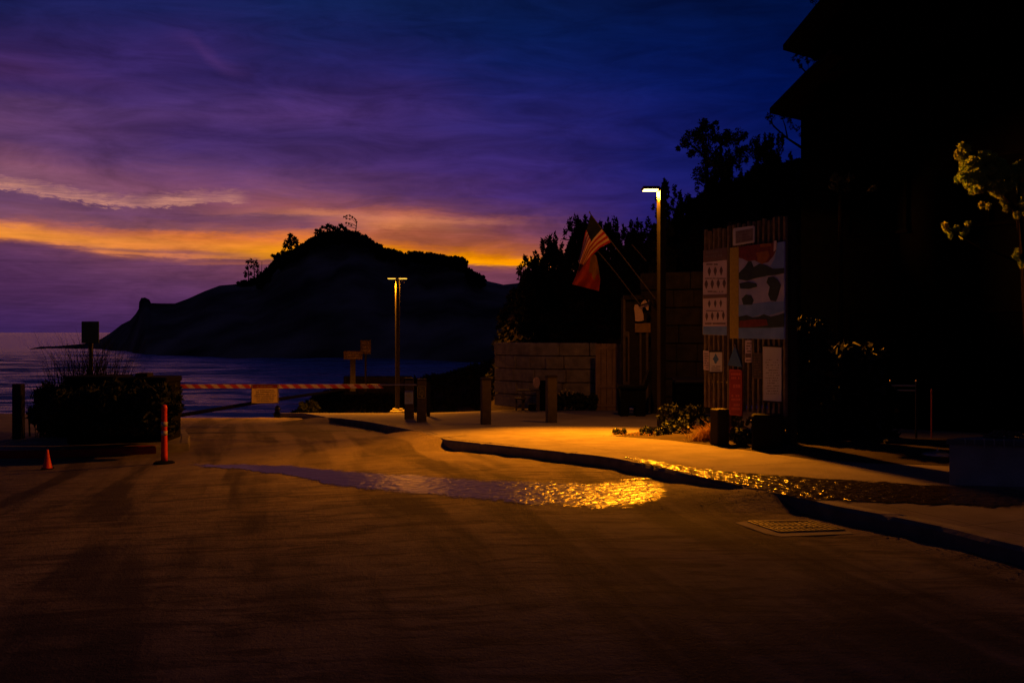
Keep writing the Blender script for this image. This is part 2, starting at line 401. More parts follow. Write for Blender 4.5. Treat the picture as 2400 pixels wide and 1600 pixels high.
# ---------------------------------------------------------------- ground materials
def ground_mat(name, kind):
    m = bpy.data.materials.new(name); m.use_nodes = True
    t = NT(m.node_tree); bs = t.n['Principled BSDF']
    tcn = t.new('ShaderNodeTexCoord'); P0 = tcn.outputs['Object']
    mp = t.new('ShaderNodeMapping'); t.l.new(P0, mp.inputs[0])
    fine = t.noise(P0, 90, 3, .6); mid = t.noise(P0, 2.2, 6, .62); big = t.noise(P0, .38, 4, .55, .6)
    bn = t.new('ShaderNodeBump'); bs.inputs['Specular IOR Level'].default_value = .03
    if kind == 'road':
        base = t.mix(t.maprange(mid, .3, .7), (.085, .073, .057, 1), (.165, .14, .102, 1))
        # stains and tyre tracks run along the drive
        sx = t.new('ShaderNodeSeparateXYZ'); t.l.new(P0, sx.inputs[0])
        tr = t.noise(t.comb(t.math('MULTIPLY_ADD', sx.outputs[1], .26, t.math('MULTIPLY', sx.outputs[0], 1.0)), t.math('MULTIPLY', sx.outputs[1], .10), 0.0), 1.5, 4, .55, .5)
        base = t.mix(t.maprange(tr, .44, .60, 0.0, .75, smooth=True), base, (.022, .020, .018, 1))
        base = t.mix(t.maprange(big, .50, .62, 0, .5, smooth=True), base, (.17, .14, .10, 1))
        stk = t.noise(t.comb(t.math('MULTIPLY', sx.outputs[0], .9), t.math('MULTIPLY', sx.outputs[1], 4.0), 2.0), 1.6, 6, .68, .7)
        base = t.mix(t.math('MULTIPLY', t.maprange(stk, .46, .62, 0, .65, smooth=True), t.maprange(sx.outputs[1], 15, 12.5)), base, (.028, .022, .018, 1))
        base = t.mix(t.math('MULTIPLY', t.maprange(stk, .42, .30, 0, .6, smooth=True), t.maprange(sx.outputs[1], 7.5, 9.5)), base, (.15, .12, .085, 1))
        sp = t.maprange(fine, .62, .72)
        base = t.mix(t.math('MULTIPLY', sp, .35), base, (.2, .18, .15, 1))
        # sand blown up the drive from the beach
        sand = t.math('MULTIPLY', t.maprange(sx.outputs[1], 10.5, 19, 0, .95, smooth=True), t.math('MULTIPLY', t.maprange(mid, .25, .6, .5, 1), t.maprange(tr, .44, .60, 1.0, .35, smooth=True)))
        base = t.mix(sand, base, (.19, .155, .115, 1))
        t.l.new(base, bs.inputs['Base Color'])
        t.l.new(t.maprange(big, .3, .7, .75, .95), bs.inputs['Roughness'])
        med = t.noise(P0, 28, 3, .7); h = t.math('ADD', t.math('ADD', t.math('MULTIPLY', fine, .3), t.math('MULTIPLY', med, .5)), mid)
        bn.inputs['Strength'].default_value = 1.0; bn.inputs['Distance'].default_value = .03
    elif kind == 'side':
        base = t.mix(t.maprange(mid, .3, .7), (.13, .115, .095, 1), (.20, .18, .15, 1))
        base = t.mix(t.maprange(big, .55, .7, 0, .5, smooth=True), base, (.09, .08, .068, 1))
        sx = t.new('ShaderNodeSeparateXYZ'); t.l.new(P0, sx.inputs[0])
        # expansion joints
        def joint(e, per):
            q = t.math('PINGPONG', e, per/2); return t.maprange(q, 0.0, .012, 1, 0)
        j1 = joint(t.math('MULTIPLY_ADD', sx.outputs[1], .38, t.math('MULTIPLY', sx.outputs[0], .92)), 1.55)
        j2 = joint(t.math('MULTIPLY_ADD', sx.outputs[1], .92, t.math('MULTIPLY', sx.outputs[0], -.38)), 1.9)
        jj = t.math('MAXIMUM', j1, j2)
        base = t.mix(t.math('MULTIPLY', jj, .55), base, (.04, .035, .03, 1))
        t.l.new(base, bs.inputs['Base Color']); bs.inputs['Roughness'].default_value = .85
        h = t.math('ADD', t.math('ADD', t.math('MULTIPLY', fine, .25), t.math('MULTIPLY', mid, .6)), t.math('MULTIPLY', jj, -.8))
        bn.inputs['Strength'].default_value = .7; bn.inputs['Distance'].default_value = .014
    else:
        base = t.mix(t.maprange(mid, .3, .7), (.03, .024, .018, 1), (.055, .043, .03, 1))
        t.l.new(base, bs.inputs['Base Color']); bs.inputs['Roughness'].default_value = 1.0
        h = mid; bn.inputs['Strength'].default_value = .7; bn.inputs['Distance'].default_value = .08
    t.l.new(h, bn.inputs['Height']); t.l.new(bn.outputs[0], bs.inputs['Normal'])
    return m
M['road'] = ground_mat('asphalt', 'road'); M['side'] = ground_mat('plaza_concrete', 'side'); M['earth'] = ground_mat('earth', 'earth')
def water_mat(name, scale, strength, dist, rough, col, aniso=(1, 1, 1)):
    m = bpy.data.materials.new(name); m.use_nodes = True
    t = NT(m.node_tree); bs = t.n['Principled BSDF']
    bs.inputs['Base Color'].default_value = (*col, 1); bs.inputs['Roughness'].default_value = rough
    bs.inputs['IOR'].default_value = 1.33; bs.inputs['Specular IOR Level'].default_value = .5
    tcn = t.new('ShaderNodeTexCoord'); mp = t.new('ShaderNodeMapping'); t.l.new(tcn.outputs['Object'], mp.inputs[0])
    mp.inputs['Scale'].default_value = aniso
    bn = t.new('ShaderNodeBump'); bn.inputs['Strength'].default_value = strength; bn.inputs['Distance'].default_value = dist
    t.l.new(t.noise(mp.outputs[0], scale, 3, .5, .4), bn.inputs['Height']); t.l.new(bn.outputs[0], bs.inputs['Normal'])
    return m, t, bs, bn

# ---------------------------------------------------------------- road, plaza, kerb
mb = MB(); rows = []
for y in YS:
    k = xk(y); ds = [0, .06, .14, .25, .4, .6, .85, 1.2, 1.7, 2.4, 3.4, 4.8, 6.5, 9, 13, 20, 34, 60]
    rows.append([(k-d, y, Road2(k-d, y)) for d in reversed(ds)])
mb.grid(rows); struct(mb.build('road', M['road'], smooth=True))
KW = .16
mb = MB(); rows = []
for y in YS:
    k = xk(y)+KW; ds = [0, .3, .8, 1.5, 2.5, 4, 6, 9, 14, 24, 45]
    rows.append([(k+d, y, Side(k+d, y)) for d in ds])
mb.grid(rows); struct(mb.build('sidewalk', M['side'], smooth=True))
mb = MB(); rows = []
yk = [y for y in np.arange(1.2, 36, .06)]
for y in yk:
    k = xk(y); jx = .010*mnoise.noise(Vector((y*3, 0, 1))); q = pile(y)
    z = Side(k, y)+.003-(.014 if (y % 1.62) < .06 else 0); lo = Road(k, y)-.1
    rows.append([(k+jx-.012, y, lo), (k+jx-.004, y, z-.035-.004*abs(mnoise.noise(Vector((y*5, 2, 1))))), (k+jx+.02, y, z-.004), (k+.05, y, z), (k+KW, y, z), (k+KW, y, lo)])
mb.grid(rows); struct(mb.build('kerb', M['kerb']))
# earth sheet out to the sides under everything, and the beach
mb = MB(); rows = []
for y in [-20, -5, 0, 1.2]: rows.append([(x, y, 1.0*0-.0-.0+(-.02)) for x in (-120, -60, -20, 0, 20, 60, 120)])
mb.grid(rows); struct(mb.build('ground', M['road']))
sandm = ground_mat('wet_sand', 'earth')
tt = sandm.node_tree; b_ = tt.nodes['Principled BSDF']
b_.inputs['Roughness'].default_value = .22; b_.inputs['Specular IOR Level'].default_value = .6
mb = MB(); rows = []
for y in list(np.arange(36, 112, 1.5)):
    rows.append([(x, y, (Gr(x, y) if y < 60 else Gy(y))+CZ-.06) for x in np.linspace(-160, 160, 41)])
mb.grid(rows); struct(mb.build('beach', sandm, smooth=True))

# ---------------------------------------------------------------- the sea
SEA = -7.0+CZ
wm, t, bs, bn = water_mat('sea_water', .9, .7, .4, .13, (.012, .04, .15), (.35, 1.2, 1))
tcn = t.new('ShaderNodeTexCoord'); sx = t.new('ShaderNodeSeparateXYZ'); t.l.new(tcn.outputs['Object'], sx.inputs[0])
fo = t.noise(t.comb(t.math('MULTIPLY', sx.outputs[0], .05), t.math('MULTIPLY', sx.outputs[1], .22), 0.0), 1.0, 6, .65, .5)
fm = t.math('MULTIPLY', t.maprange(fo, .46, .60, smooth=True), t.maprange(sx.outputs[1], 380, 110, .0, .8))
t.l.new(t.mix(fm, (.012, .04, .15, 1), (.5, .5, .62, 1)), bs.inputs['Base Color'])
t.l.new(t.maprange(fm, 0, .6, .16, .7), bs.inputs['Roughness'])
mb = MB(); rows = []
yv = [80.0]
while yv[-1] < 560: yv.append(yv[-1]+.55+.004*(yv[-1]-80))
yv += [700, 1000, 1600, 3000, 6000, 12000]
for y in yv:
    row = []
    for i in range(150):
        u = -0.62+1.05*i/149; x = u*y
        amp = .22*(1-sm(y, 300, 560))*sm(y, 84, 100)
        ph = y/7.5+1.6*mnoise.noise(Vector((x*.02, y*.012, 0)))+x*.012
        z = amp*(math.sin(ph)+.5*math.sin(ph*2.1+1.3+x*.03))+amp*1.3*mnoise.noise(Vector((x*.09, y*.22, 3)))
        row.append((x, y, SEA+z))
    rows.append(row)
mb.grid(rows); struct(mb.build('sea', wm, smooth=True))
mb = MB(); mb.grid([[(-9000, 80, SEA-.6), (9000, 80, SEA-.6)], [(-9000, 12000, SEA-.6), (9000, 12000, SEA-.6)]])
struct(mb.build('sea_far_water', wm))

# ---------------------------------------------------------------- headland
ridge = [(70, 817), (95, 812), (130, 811), (190, 806), (225, 800), (240, 792), (262, 778), (285, 760), (305, 750), (318, 735), (326, 722), (326, 708), (331, 698), (340, 697),
         (350, 702), (354, 710), (380, 711), (410, 711), (440, 700), (480, 682), (515, 669), (550, 666), (590, 662), (615, 650), (632, 630), (650, 610), (680, 592), (700, 585),
         (725, 566), (750, 555), (790, 549), (830, 550), (855, 556), (878, 573), (900, 587), (960, 604), (1040, 614), (1085, 622), (1110, 645), (1140, 658),
         (1180, 667), (1210, 664), (1260, 655), (1400, 640), (1700, 600)]
water = [(70, 819), (130, 816), (230, 818), (300, 824), (340, 832), (560, 838), (1000, 844), (1140, 849), (1700, 855)]
dep = [(70, 6), (200, 15), (300, 55), (400, 85), (600, 120), (800, 150), (1100, 130), (1700, 130)]
def ip(L, p): return float(np.interp(p, [a for a, _ in L], [b for _, b in L]))
pcols = sorted(set(list(np.arange(70, 1700, 5.0))+[a for a, _ in ridge]))
ts = [0, .04, .1, .2, .3, .4, .5, .6, .7, .8, .88, .94, 1.0, 1.1, 1.3, 1.6, 2.2]
rows = []
for t_ in ts:
    row = []
    for p in pcols:
        u = (p-HX)/F
        yw = 7.0*F/(ip(water, p)-HY); yr = yw+ip(dep, p)
        zr = (HY-ip(ridge, p))/F*yr; H = zr+7.0
        y = yw+(yr-yw)*t_
        if t_ <= 1: sh = t_**.85
        else: sh = max(-.05, 1-(t_-1)*1.1)
        nz = (mnoise.noise(Vector((u*30, t_*3, 0)))*.5+mnoise.noise(Vector((u*90, t_*8, 4)))*.25)*min(t_, 1)*(1-min(t_, 1))*.5
        z = -7.3+(H+.3)*(sh+nz)
        row.append((u*y, y, z+CZ))
    rows.append(row)
hm = mat('headland_rock', (.36, .25, .18), 1.0, .02, 0, .05, .6, col2=(.06, .045, .035), bump=.8, bscale=.25, bdist=2)
mb = MB(); mb.grid(rows); struct(mb.build('headland', hm, smooth=True))

# ---------------------------------------------------------------- foliage
def quads(cent, nrm_up, size, n, rng, asp=2.2, up=0.0):
    """n small leaf quads round each centre (x,y,z,rx,ry,rz)"""
    V_, F_ = [], []
    C_ = np.array(cent, float); k = len(C_)
    idx = np.repeat(np.arange(k), n); m_ = len(idx)
    d = rng.normal(size=(m_, 3)); d /= np.linalg.norm(d, axis=1)[:, None]
    r = rng.random(m_)**.45
    pos = C_[idx, :3]+d*r[:, None]*C_[idx, 3:6]
    a = rng.normal(size=(m_, 3)); a[:, 2] += up*3; a += d*.6
    a /= np.linalg.norm(a, axis=1)[:, None]
    b = np.cross(a, rng.normal(size=(m_, 3))); b /= np.linalg.norm(b, axis=1)[:, None]
    s = size*(.6+.8*rng.random(m_))
    L = a*(s*asp/2)[:, None]; W = b*(s/2)[:, None]
    vs = np.stack([pos-L, pos+W, pos+L, pos-W], 1).reshape(-1, 3)
    fs = np.arange(m_*4).reshape(-1, 4)
    return vs, fs
def fmesh(name, cents, size, n, mt, parent=None, asp=2.2, up=0.0, rng=RNG):
    vs, fs = quads(cents, None, size, n, rng, asp, up)
    me = bpy.data.meshes.new(name); me.vertices.add(len(vs)); me.vertices.foreach_set('co', vs.ravel())
    me.loops.add(len(fs)*4); me.loops.foreach_set('vertex_index', fs.ravel())
    me.polygons.add(len(fs)); me.polygons.foreach_set('loop_start', np.arange(len(fs))*4); me.polygons.foreach_set('loop_total', np.full(len(fs), 4))
    me.materials.append(mt); me.update(calc_edges=True)
    o = bpy.data.objects.new(name, me); COL.objects.link(o); o.parent = parent
    return o
def pxclumps(L, y, depth, rpx, fill=1.0, rng=random):
    """clumps from picture-plane discs at distance y: (px,py,r) -> world ellipsoids spread in depth"""
    out = []
    for (a, b, r) in L:
        for k in range(max(1, int(fill))):
            yy = y+rng.uniform(-depth, depth)
            p = T(a, b, y); R_ = r/F*y
            out.append((p.x+rng.uniform(-.25, .25)*R_, yy, p.z+rng.uniform(-.2, .2)*R_, R_, R_, R_))
    return out

# shore pine: upright tufts over a rounded crown
def shore_pine(cx, top, halfw, base, y, label, seed, leaf='leaf_far', size=None, tuft=11, group='shore pines on the bank', name='shore_pine', dens=1.0, trunk_px=None, n=26):
    r = random.Random(seed); g = np.random.default_rng(seed)
    s = y/F
    root = thing(name, label, 'pine tree', (X_(cx, y), y, Z_(base, y)), 0, group)
    L0 = root.location
    cl = []
    Hh = base-top
    cnt = int(halfw*Hh/80*dens)+14
    for i in range(cnt):
        v = r.random()**.75
        wv = halfw*math.sqrt(max(.10, 1-abs((v-.38)/.66)**3.5))*r.uniform(.85, 1.08)
        a = r.uniform(-1, 1)
        px = a*wv; py = -v*Hh*(1-.33*abs(a)**2.4)*r.uniform(.97, 1.02)
        th = tuft*r.uniform(.7, 1.5)
        cl.append((px*s, r.uniform(-1, 1)*wv*s*.7, -py*s-th*s, th*s*.42, th*s*.42, th*s))
    for i in range(int(halfw/4)):
        a = r.uniform(-.85, .85); th = tuft*r.uniform(.9, 1.6)
        py = -Hh*(1-.33*abs(a)**2.4)+r.uniform(-8, 6); cl.append((a*halfw*s*.95, r.uniform(-.3, .3)*halfw*s, -py*s-th*s*.4, th*s*.3, th*s*.3, th*s))
    fmesh('crown', cl, size or 3.4*s, n+8, M[leaf], root, 3.0, .35, g)
    tb = MB(); tx = (trunk_px-cx)*s if trunk_px else 0
    tb.tube([(tx, 0, -1.5), (tx*.7, .1, Hh*s*.3), (tx*.2, .05, Hh*s*.6), (0, 0, Hh*s*.9)], [8*s, 6*s, 4*s, 1.2*s], 6)
    for i in range(9):
        v = r.uniform(.25, .8); a = r.uniform(-1, 1); 
        tb.tube([(tx*(1-v), 0, v*Hh*s*.85), (a*halfw*s*.4, r.uniform(-.3, .3)*halfw*s, (v+.06)*Hh*s), (a*halfw*s*.85, r.uniform(-.5, .5)*halfw*s, (v+.12)*Hh*s*.95)], [3*s, 2*s, .8*s], 5)
    tb.build('trunk', M['bark'], root)
    return root

# hillside on the right of the bay, behind the block wall
hs_top = [(1150, 905), (1165, 860), (1185, 740), (1210, 690), (1245, 665), (1300, 655), (1400, 650), (1480, 610), (1560, 560), (1640, 470), (1750, 420), (1850, 390), (1950, 380), (2600, 360)]
rows = []
for t_ in [0, .15, .3, .5, .7, .85, 1, 1.15, 1.5]:
    row = []
    for p in np.arange(1150, 2600, 12.0):
        u = (p-HX)/F; y0 = 27.5; y1 = 34
        zt = (HY-ip(hs_top, p))/F*y1; zb = min(-2.2, zt)
        y = y0+(y1-y0)*t_
        z = zb+(zt-zb)*(sm(t_, -.1, 1.0) if t_ <= 1 else 1-.4*(t_-1))
        z += .25*mnoise.noise(Vector((u*25, t_*5, 1)))*min(1, t_*3)*(1 if t_ < .99 else .3)
        row.append((u*y, y, z+CZ))
    rows.append(row)
mb = MB(); mb.grid(rows); struct(mb.build('hillside', M['earth'], smooth=True))
gc = []
for i in range(420):
    p = random.uniform(1155, 1900); t_ = random.uniform(.25, 1.02); u = (p-HX)/F; y = 27.5+6.5*t_
    zt = (HY-ip(hs_top, p))/F*34; zb = min(-2.2, zt); z = zb+(zt-zb)*sm(t_, -.1, 1.0)
    gc.append((u*y, y, z+CZ+.05, .3, .3, .16))
tag(fmesh('ground_cover', gc, .09, 60, M['leaf_far']), 'dark low growth matting the bank behind the block wall', 'ground cover', kind='stuff')

pines = [
 (1248, 602, 44, 790, 31.0, 'lowest, outermost shore pine at the seaward end of the bank, gold sky showing through it'),
 (1298, 562, 60, 790, 32.0, 'shore pine sloping up towards the flags, second from the sea'),
 (1362, 507, 58, 790, 33.6, 'shore pine directly behind the striped flag with pointed shoots'),
 (1425, 517, 66, 790, 32.0, 'flat-topped shore pine between the striped flag and the near street lamp'),
 (1488, 524, 56, 780, 31.0, 'shore pine with a pointed shoot just left of the near street lamp'),
 (1545, 505, 54, 780, 30.5, 'shore pine directly behind the pole of the near street lamp'),
]
for i, (cx, tp, hw, bs_, y, lb) in enumerate(pines): shore_pine(cx, tp, hw, bs_, y, lb, 30+i, tuft=13, dens=2.6)
# fill so that the outline runs on to the right
shore_pine(1600, 462, 52, 720, 30, 'broad dark pine filling the bank right of the near street lamp', 50, tuft=14, dens=1.3)
shore_pine(1690, 352, 66, 720, 29, 'broad dark pine under the round-topped tree, above the notice fence', 51, tuft=14, dens=1.3)
shore_pine(1800, 322, 82, 720, 28, 'tall dark pine against the corner of the dark building', 52, tuft=14, dens=1.2)
# narrow conifer behind the lamp
root = thing('conifer', 'slim spire-topped conifer rising just behind the near street lamp head', 'tree', (X_(1557, 27), 27, Z_(720, 27)))
s = 27/F; cl = []
rr = random.Random(5)
for i in range(150):
    h = rr.random(); wv = 6+52*(1-h)**.9*(.6+.4*rr.random())
    cl.append((rr.uniform(-1, 1)*wv*s*.8, rr.uniform(-1, 1)*wv*s*.5, (h*290)*s, 7*s, 7*s, 6*s))
for i in range(16): cl.append((rr.uniform(-2, 2)*s, 0, (240+60*i/16)*s, 3.2*s*(1.2-i/20), 3*s, 6*s))
for (a, b) in ((1580, 440), (1583, 455), (1576, 470), (1592, 480), (1540, 470), (1530, 485), (1545, 490)):
    cl.append(((a-1557)*s, 0, (720-b)*s, 6*s, 6*s, 11*s))
fmesh('crown', cl, 3.2*s, 30, M['leaf_dark'], root, 2.6, .2)
tb = MB(); tb.tube([(0, 0, -1), (0, 0, 296*s)], [5*s, 1.5*s], 6); tb.build('trunk', M['bark'], root)
# round topped tree
def clump_tree(name, label, cat, y, base, clumps, limbs, leaf, size, n, up=.1, asp=2.4, trunk_r=5, group=None, depth=.8, seed=1, fill=2):
    """clumps in picture units at distance y; limbs: polylines of picture points"""
    r = random.Random(seed)
    root = thing(name, label, cat, (X_(base[0], y), y, Z_(base[1], y)), 0, group); L0 = Vector(root.location)
    cl = [(a-L0.x, b-L0.y, c-L0.z, d, e, f) for a, b, c, d, e, f in pxclumps(clumps, y, depth, 0, fill, r)]
    fmesh('crown', cl, size*y/F, n, M[leaf], root, asp, up, np.random.default_rng(seed))
    tb = MB()
    for L in limbs:
        pts = [T(a, b, y)-L0 for a, b, _ in L]; tb.tube(pts, [q*y/F for _, _, q in L], 6)
    tb.build('trunk', M['bark'], root)
    return root
rr = random.Random(11)
cl = [(1605, 325, 11), (1618, 333, 12), (1600, 338, 7), (1632, 318, 13), (1640, 300, 12), (1652, 294, 10), (1662, 308, 14), (1650, 325, 15), (1636, 340, 15), (1675, 322, 13),
      (1690, 318, 12), (1705, 315, 11), (1722, 322, 12), (1732, 330, 9), (1738, 322, 5), (1700, 332, 14), (1684, 340, 14), (1665, 345, 15), (1648, 358, 14), (1668, 368, 13), (1630, 350, 9),
      (1655, 385, 16), (1675, 390, 16), (1640, 400, 16), (1660, 410, 20), (1690, 400, 20), (1640, 312, 11), (1670, 295, 6), (1740, 345, 13), (1760, 338, 11), (1778, 350, 14), (1790, 345, 12), (1750, 360, 18), (1720, 372, 18), (1700, 385, 18)]
clump_tree('round_topped_tree', 'wind-shaped tree with a knobbly rounded top against the blue sky', 'tree', 28, (1660, 600), cl,
           [[(1660, 620, 7), (1658, 450, 5), (1655, 370, 4), (1645, 310, 1.5)], [(1656, 380, 3), (1690, 340, 2), (1722, 322, 1)], [(1656, 370, 3), (1620, 340, 2), (1602, 328, 1)]],
           'leaf_dark', 3.0, 60, fill=3)
# tall tree behind the building: sprays show between the roofs
cl = [(1793, 280, 7), (1800, 274, 8), (1812, 270, 9), (1826, 268, 9), (1840, 270, 8), (1852, 276, 7), (1862, 292, 8), (1868, 300, 8), (1872, 318, 7), (1848, 288, 6), (1805, 288, 5), (1835, 322, 4),
      (1862, 135, 6), (1866, 148, 6), (1872, 160, 5), (1880, 130, 6), (1895, 134, 8), (1908, 140, 8), (1914, 150, 7), (1890, 148, 5), (1903, 158, 4), (1868, 128, 4),
      (1905, 3, 8), (1912, 12, 8), (1908, 30, 9), (1918, 24, 9), (1930, 22, 8), (1905, 45, 7), (1914, 52, 6), (1940, 2, 8), (1950, 6, 8), (1958, 12, 6), (1925, 38, 7), (1937, 14, 6)]
clump_tree('tall_pine', 'tall thin pine behind the dark building, its sprays showing left of the stepped roofs', 'tree', 34, (1960, 600), cl,
           [[(1960, 640, 14), (1950, 300, 10), (1948, 120, 7), (1946, -60, 5)],
            [(1900, 360, 4), (1846, 325, 2.2), (1818, 300, 1.6), (1802, 282, 1)], [(1846, 325, 2), (1840, 295, 1.3), (1832, 272, .8)], [(1830, 312, 1.4), (1812, 296, 1), (1806, 276, .7)],
            [(1945, 220, 4), (1900, 183, 2), (1880, 160, 1.5), (1866, 140, .9)], [(1895, 178, 1.5), (1894, 150, 1), (1902, 138, .8)], [(1930, 150, 2), (1912, 142, 1.4), (1880, 124, 1)],
            [(1948, 60, 3), (1925, 42, 1.8), (1908, 22, 1)], [(1948, 20, 2), (1940, 8, 1.4), (1915, -4, 1)], [(1925, 42, 1.2), (1910, 52, .8)]],
           'leaf_dark', 2.3, 30, depth=.3, fill=1, asp=3)

# trees and woods on the headland
HD = lambda p: 7.0*F/(ip(water, p)-HY)+ip(dep, p)
woods = []
rw = random.Random(3)
for i in range(900):
    p = rw.uniform(605, 1135); y = HD(p)-rw.uniform(0, 35)**1.0
    top = ip(ridge, p); 
    off = rw.uniform(-4, 22) if not (960 < p < 1090) else rw.uniform(-13, 8)
    r_ = rw.uniform(3.5, 7)
    q = T(p, top+off, y); R_ = r_/F*y; woods.append((q.x, y, q.z, R_*1.2, R_, R_))
for i in range(60):
    p = rw.uniform(560, 640); y = HD(p)-rw.uniform(0, 10); q = T(p, ip(ridge, p)+rw.uniform(-1, 8), y); woods.append((q.x, y, q.z, 1.2, 1, 1))
tag(fmesh('headland_woods', woods, .75, 46, M['leaf_far'], None, 1.8), 'dark scrub woods matting the ridge of the far headland', 'woods', kind='stuff')
clump_tree('headland_pine', 'upright pine on the left shoulder of the far headland, orange sky behind its trunk', 'tree', HD(680), (684, 615),
    [(682, 552, 5), (678, 560, 6), (690, 558, 5), (672, 567, 8), (685, 570, 8), (695, 565, 6), (668, 577, 6), (680, 580, 6), (694, 578, 6), (664, 590, 7), (655, 598, 7), (672, 596, 5), (690, 592, 4), (700, 590, 5), (706, 583, 4), (648, 604, 6), (640, 600, 4), (712, 588, 4), (678, 605, 6)],
    [[(684, 616, 2.4), (684, 590, 1.8), (681, 552, .8)], [(684, 596, 1.2), (700, 586, .9)], [(684, 600, 1.2), (660, 592, .9)], [(684, 606, 1), (650, 600, .7)], [(700, 614, 1), (706, 586, .7)]], 'leaf_far', 3.2, 26, fill=2, depth=1.5)
clump_tree('headland_pine', 'small pine pair at the far left foot of the headland woods', 'tree', HD(590), (596, 662),
    [(582, 614, 5), (590, 612, 6), (598, 614, 6), (604, 622, 6), (592, 624, 7), (578, 628, 5), (574, 638, 5), (600, 634, 6), (588, 640, 5), (606, 644, 6), (598, 650, 6), (612, 640, 5), (618, 648, 5), (576, 648, 4), (590, 654, 3)],
    [[(583, 662, 1.6), (582, 635, 1.2), (580, 612, .7)], [(597, 664, 1.8), (596, 640, 1.3), (594, 610, .8)], [(612, 662, 1), (614, 612, .5)]], 'leaf_far', 3.0, 24, fill=1, depth=1)
clump_tree('headland_tree', 'spreading tree mass on the very top of the headland', 'tree', HD(780), (782, 556),
    [(744, 548, 6), (750, 540, 5), (760, 546, 7), (768, 528, 4), (775, 531, 4), (784, 534, 5), (793, 538, 5), (772, 540, 7), (784, 546, 9), (796, 546, 8), (806, 548, 7), (764, 534, 3), (800, 530, 5), (806, 536, 5), (812, 542, 6), (820, 546, 6), (742, 540, 3), (756, 532, 3), (818, 552, 6)],
    [[(782, 560, 2.5), (784, 545, 2), (775, 530, 1)], [(770, 560, 1.5), (752, 538, .8)], [(784, 545, 1.5), (806, 530, 1)], [(800, 560, 1.5), (812, 540, .8)], [(786, 540, 1), (762, 526, .7)]], 'leaf_far', 3.0, 26, fill=2, depth=1.5)
clump_tree('windswept_tree', 'bare-stemmed windswept tree leaning above the top of the headland', 'tree', HD(830), (833, 556),
    [(808, 509, 2.6), (813, 506, 2.4), (819, 505, 2.4), (812, 512, 1.8), (826, 509, 2.2), (832, 513, 1.8), (811, 522, 2.2), (817, 525, 2), (824, 528, 2), (806, 508, 1.4), (836, 520, 1.4), (838, 545, 3), (830, 548, 3), (834, 516, 1.2), (820, 514, 1.2)],
    [[(834, 558, 1.6), (834, 540, 1.3), (836, 522, 1), (830, 510, .7), (818, 504, .6), (806, 508, .4)], [(835, 530, .8), (824, 524, .6), (810, 520, .4)], [(835, 536, .8), (822, 532, .6), (812, 528, .4)], [(836, 524, .7), (826, 514, .5), (810, 512, .4)], [(834, 546, .8), (843, 541, .6)]],
    'leaf_far', 1.7, 14, fill=1, depth=.5, asp=3)

# ---------------------------------------------------------------- dark bank behind the gate and wall with the bay beyond
bank = [(680, 978), (705, 966), (720, 950), (745, 934), (775, 922), (800, 912), (830, 905), (900, 900), (960, 892), (1040, 884), (1080, 872), (1110, 862), (1150, 852), (1200, 840), (1400, 835)]
rows = []
for t_ in [0, .2, .4, .6, .8, 1, 1.2, 1.6]:
    row = []
    for p in np.arange(680, 1400, 8.0):
        u = (p-HX)/F; y0 = 35.5; y1 = 39.0; y = y0+(y1-y0)*t_
        zt = (HY-ip(bank, p))/F*y1; zb = min(-3.05, zt-.0)
        z = zb+(zt-zb)*(sm(t_, -.1, 1) if t_ <= 1 else 1-.8*(t_-1))+.08*mnoise.noise(Vector((u*60, t_*4, 0)))
        row.append((u*y, y, z+CZ))
    rows.append(row)
mb = MB(); mb.grid(rows); struct(mb.build('dune_bank', M['earth'], smooth=True))
gg = []
for i in range(330):
    p = random.uniform(690, 1180); y = 36+3*random.random(); t_ = (y-35.5)/3.5
    zt = (HY-ip(bank, p))/F*39; zb = min(-3.05, zt); z = zb+(zt-zb)*sm(t_, -.1, 1)
    gg.append(((p-HX)/F*y, y, z+CZ+.04, .22, .22, .14))
tag(fmesh('dune_grass', gg, .05, 60, M['leaf_far'], None, 4, .5), 'low dark dune growth on the bank behind the lamp', 'dune grass', kind='stuff')
o = MB(); o.box((X_(886, 37.5), 37.5, Z_(903, 37.5)), (158/F*37.5, .35, 44/F*37.5), None, 0, .02)
tag(o.build('low_wall', M['wood_dark']), 'low dark wall behind the gate end, under the two small signs', 'wall')

# ---------------------------------------------------------------- left island with red kerb
isl = [hit(445, 1036, Road), hit(425, 1010, Road), (hit(412, 996, Road)), hit(405, 985, Road)]
f0 = hit(434, 1060, Road)
poly = [(-40, f0[1]+.4), (X_(40, f0[1])-4, f0[1]+.15), (f0[0]-.7, f0[1]), (f0[0]-.1, f0[1]+.12), (isl[0][0], isl[0][1]), (isl[1][0], isl[1][1]), (isl[2][0], isl[2][1]), (isl[3][0], isl[3][1]), (isl[3][0]-1.5, isl[3][1]+2.2), (-40, isl[3][1]+2.4)]
mb = MB(); rows = []
def isl_edge(y):
    pts = sorted([(f0[1], f0[0]-.5), (f0[1]+.25, f0[0]-.02), (isl[0][1], isl[0][0]), (isl[1][1], isl[1][0]), (isl[2][1], isl[2][0]), (isl[3][1], isl[3][0]), (isl[3][1]+2.5, isl[3][0]-1.2)])
    return float(np.interp(y, [a for a, _ in pts], [b for _, b in pts]))
yl = list(np.linspace(f0[1], isl[3][1]+2.5, 40))
def Isl(x, y): return Road(x, y)+.13
for y in yl:
    e = isl_edge(y); rows.append([(e-d, y, Isl(e-d, y)) for d in (45, 25, 12, 7, 4, 2.4, 1.2, .4, .13)])
mb.grid(rows); struct(mb.build('traffic_island', M['side'], smooth=True))
mb = MB(); rows = []
for y in yl:
    e = isl_edge(y); z = Isl(e, y)+.003
    rows.append([(e-.14, y, z), (e-.02, y, z), (e, y, z-.03), (e+.005, y, z-.25)])
mb.grid(rows)
mb.build  # side strip
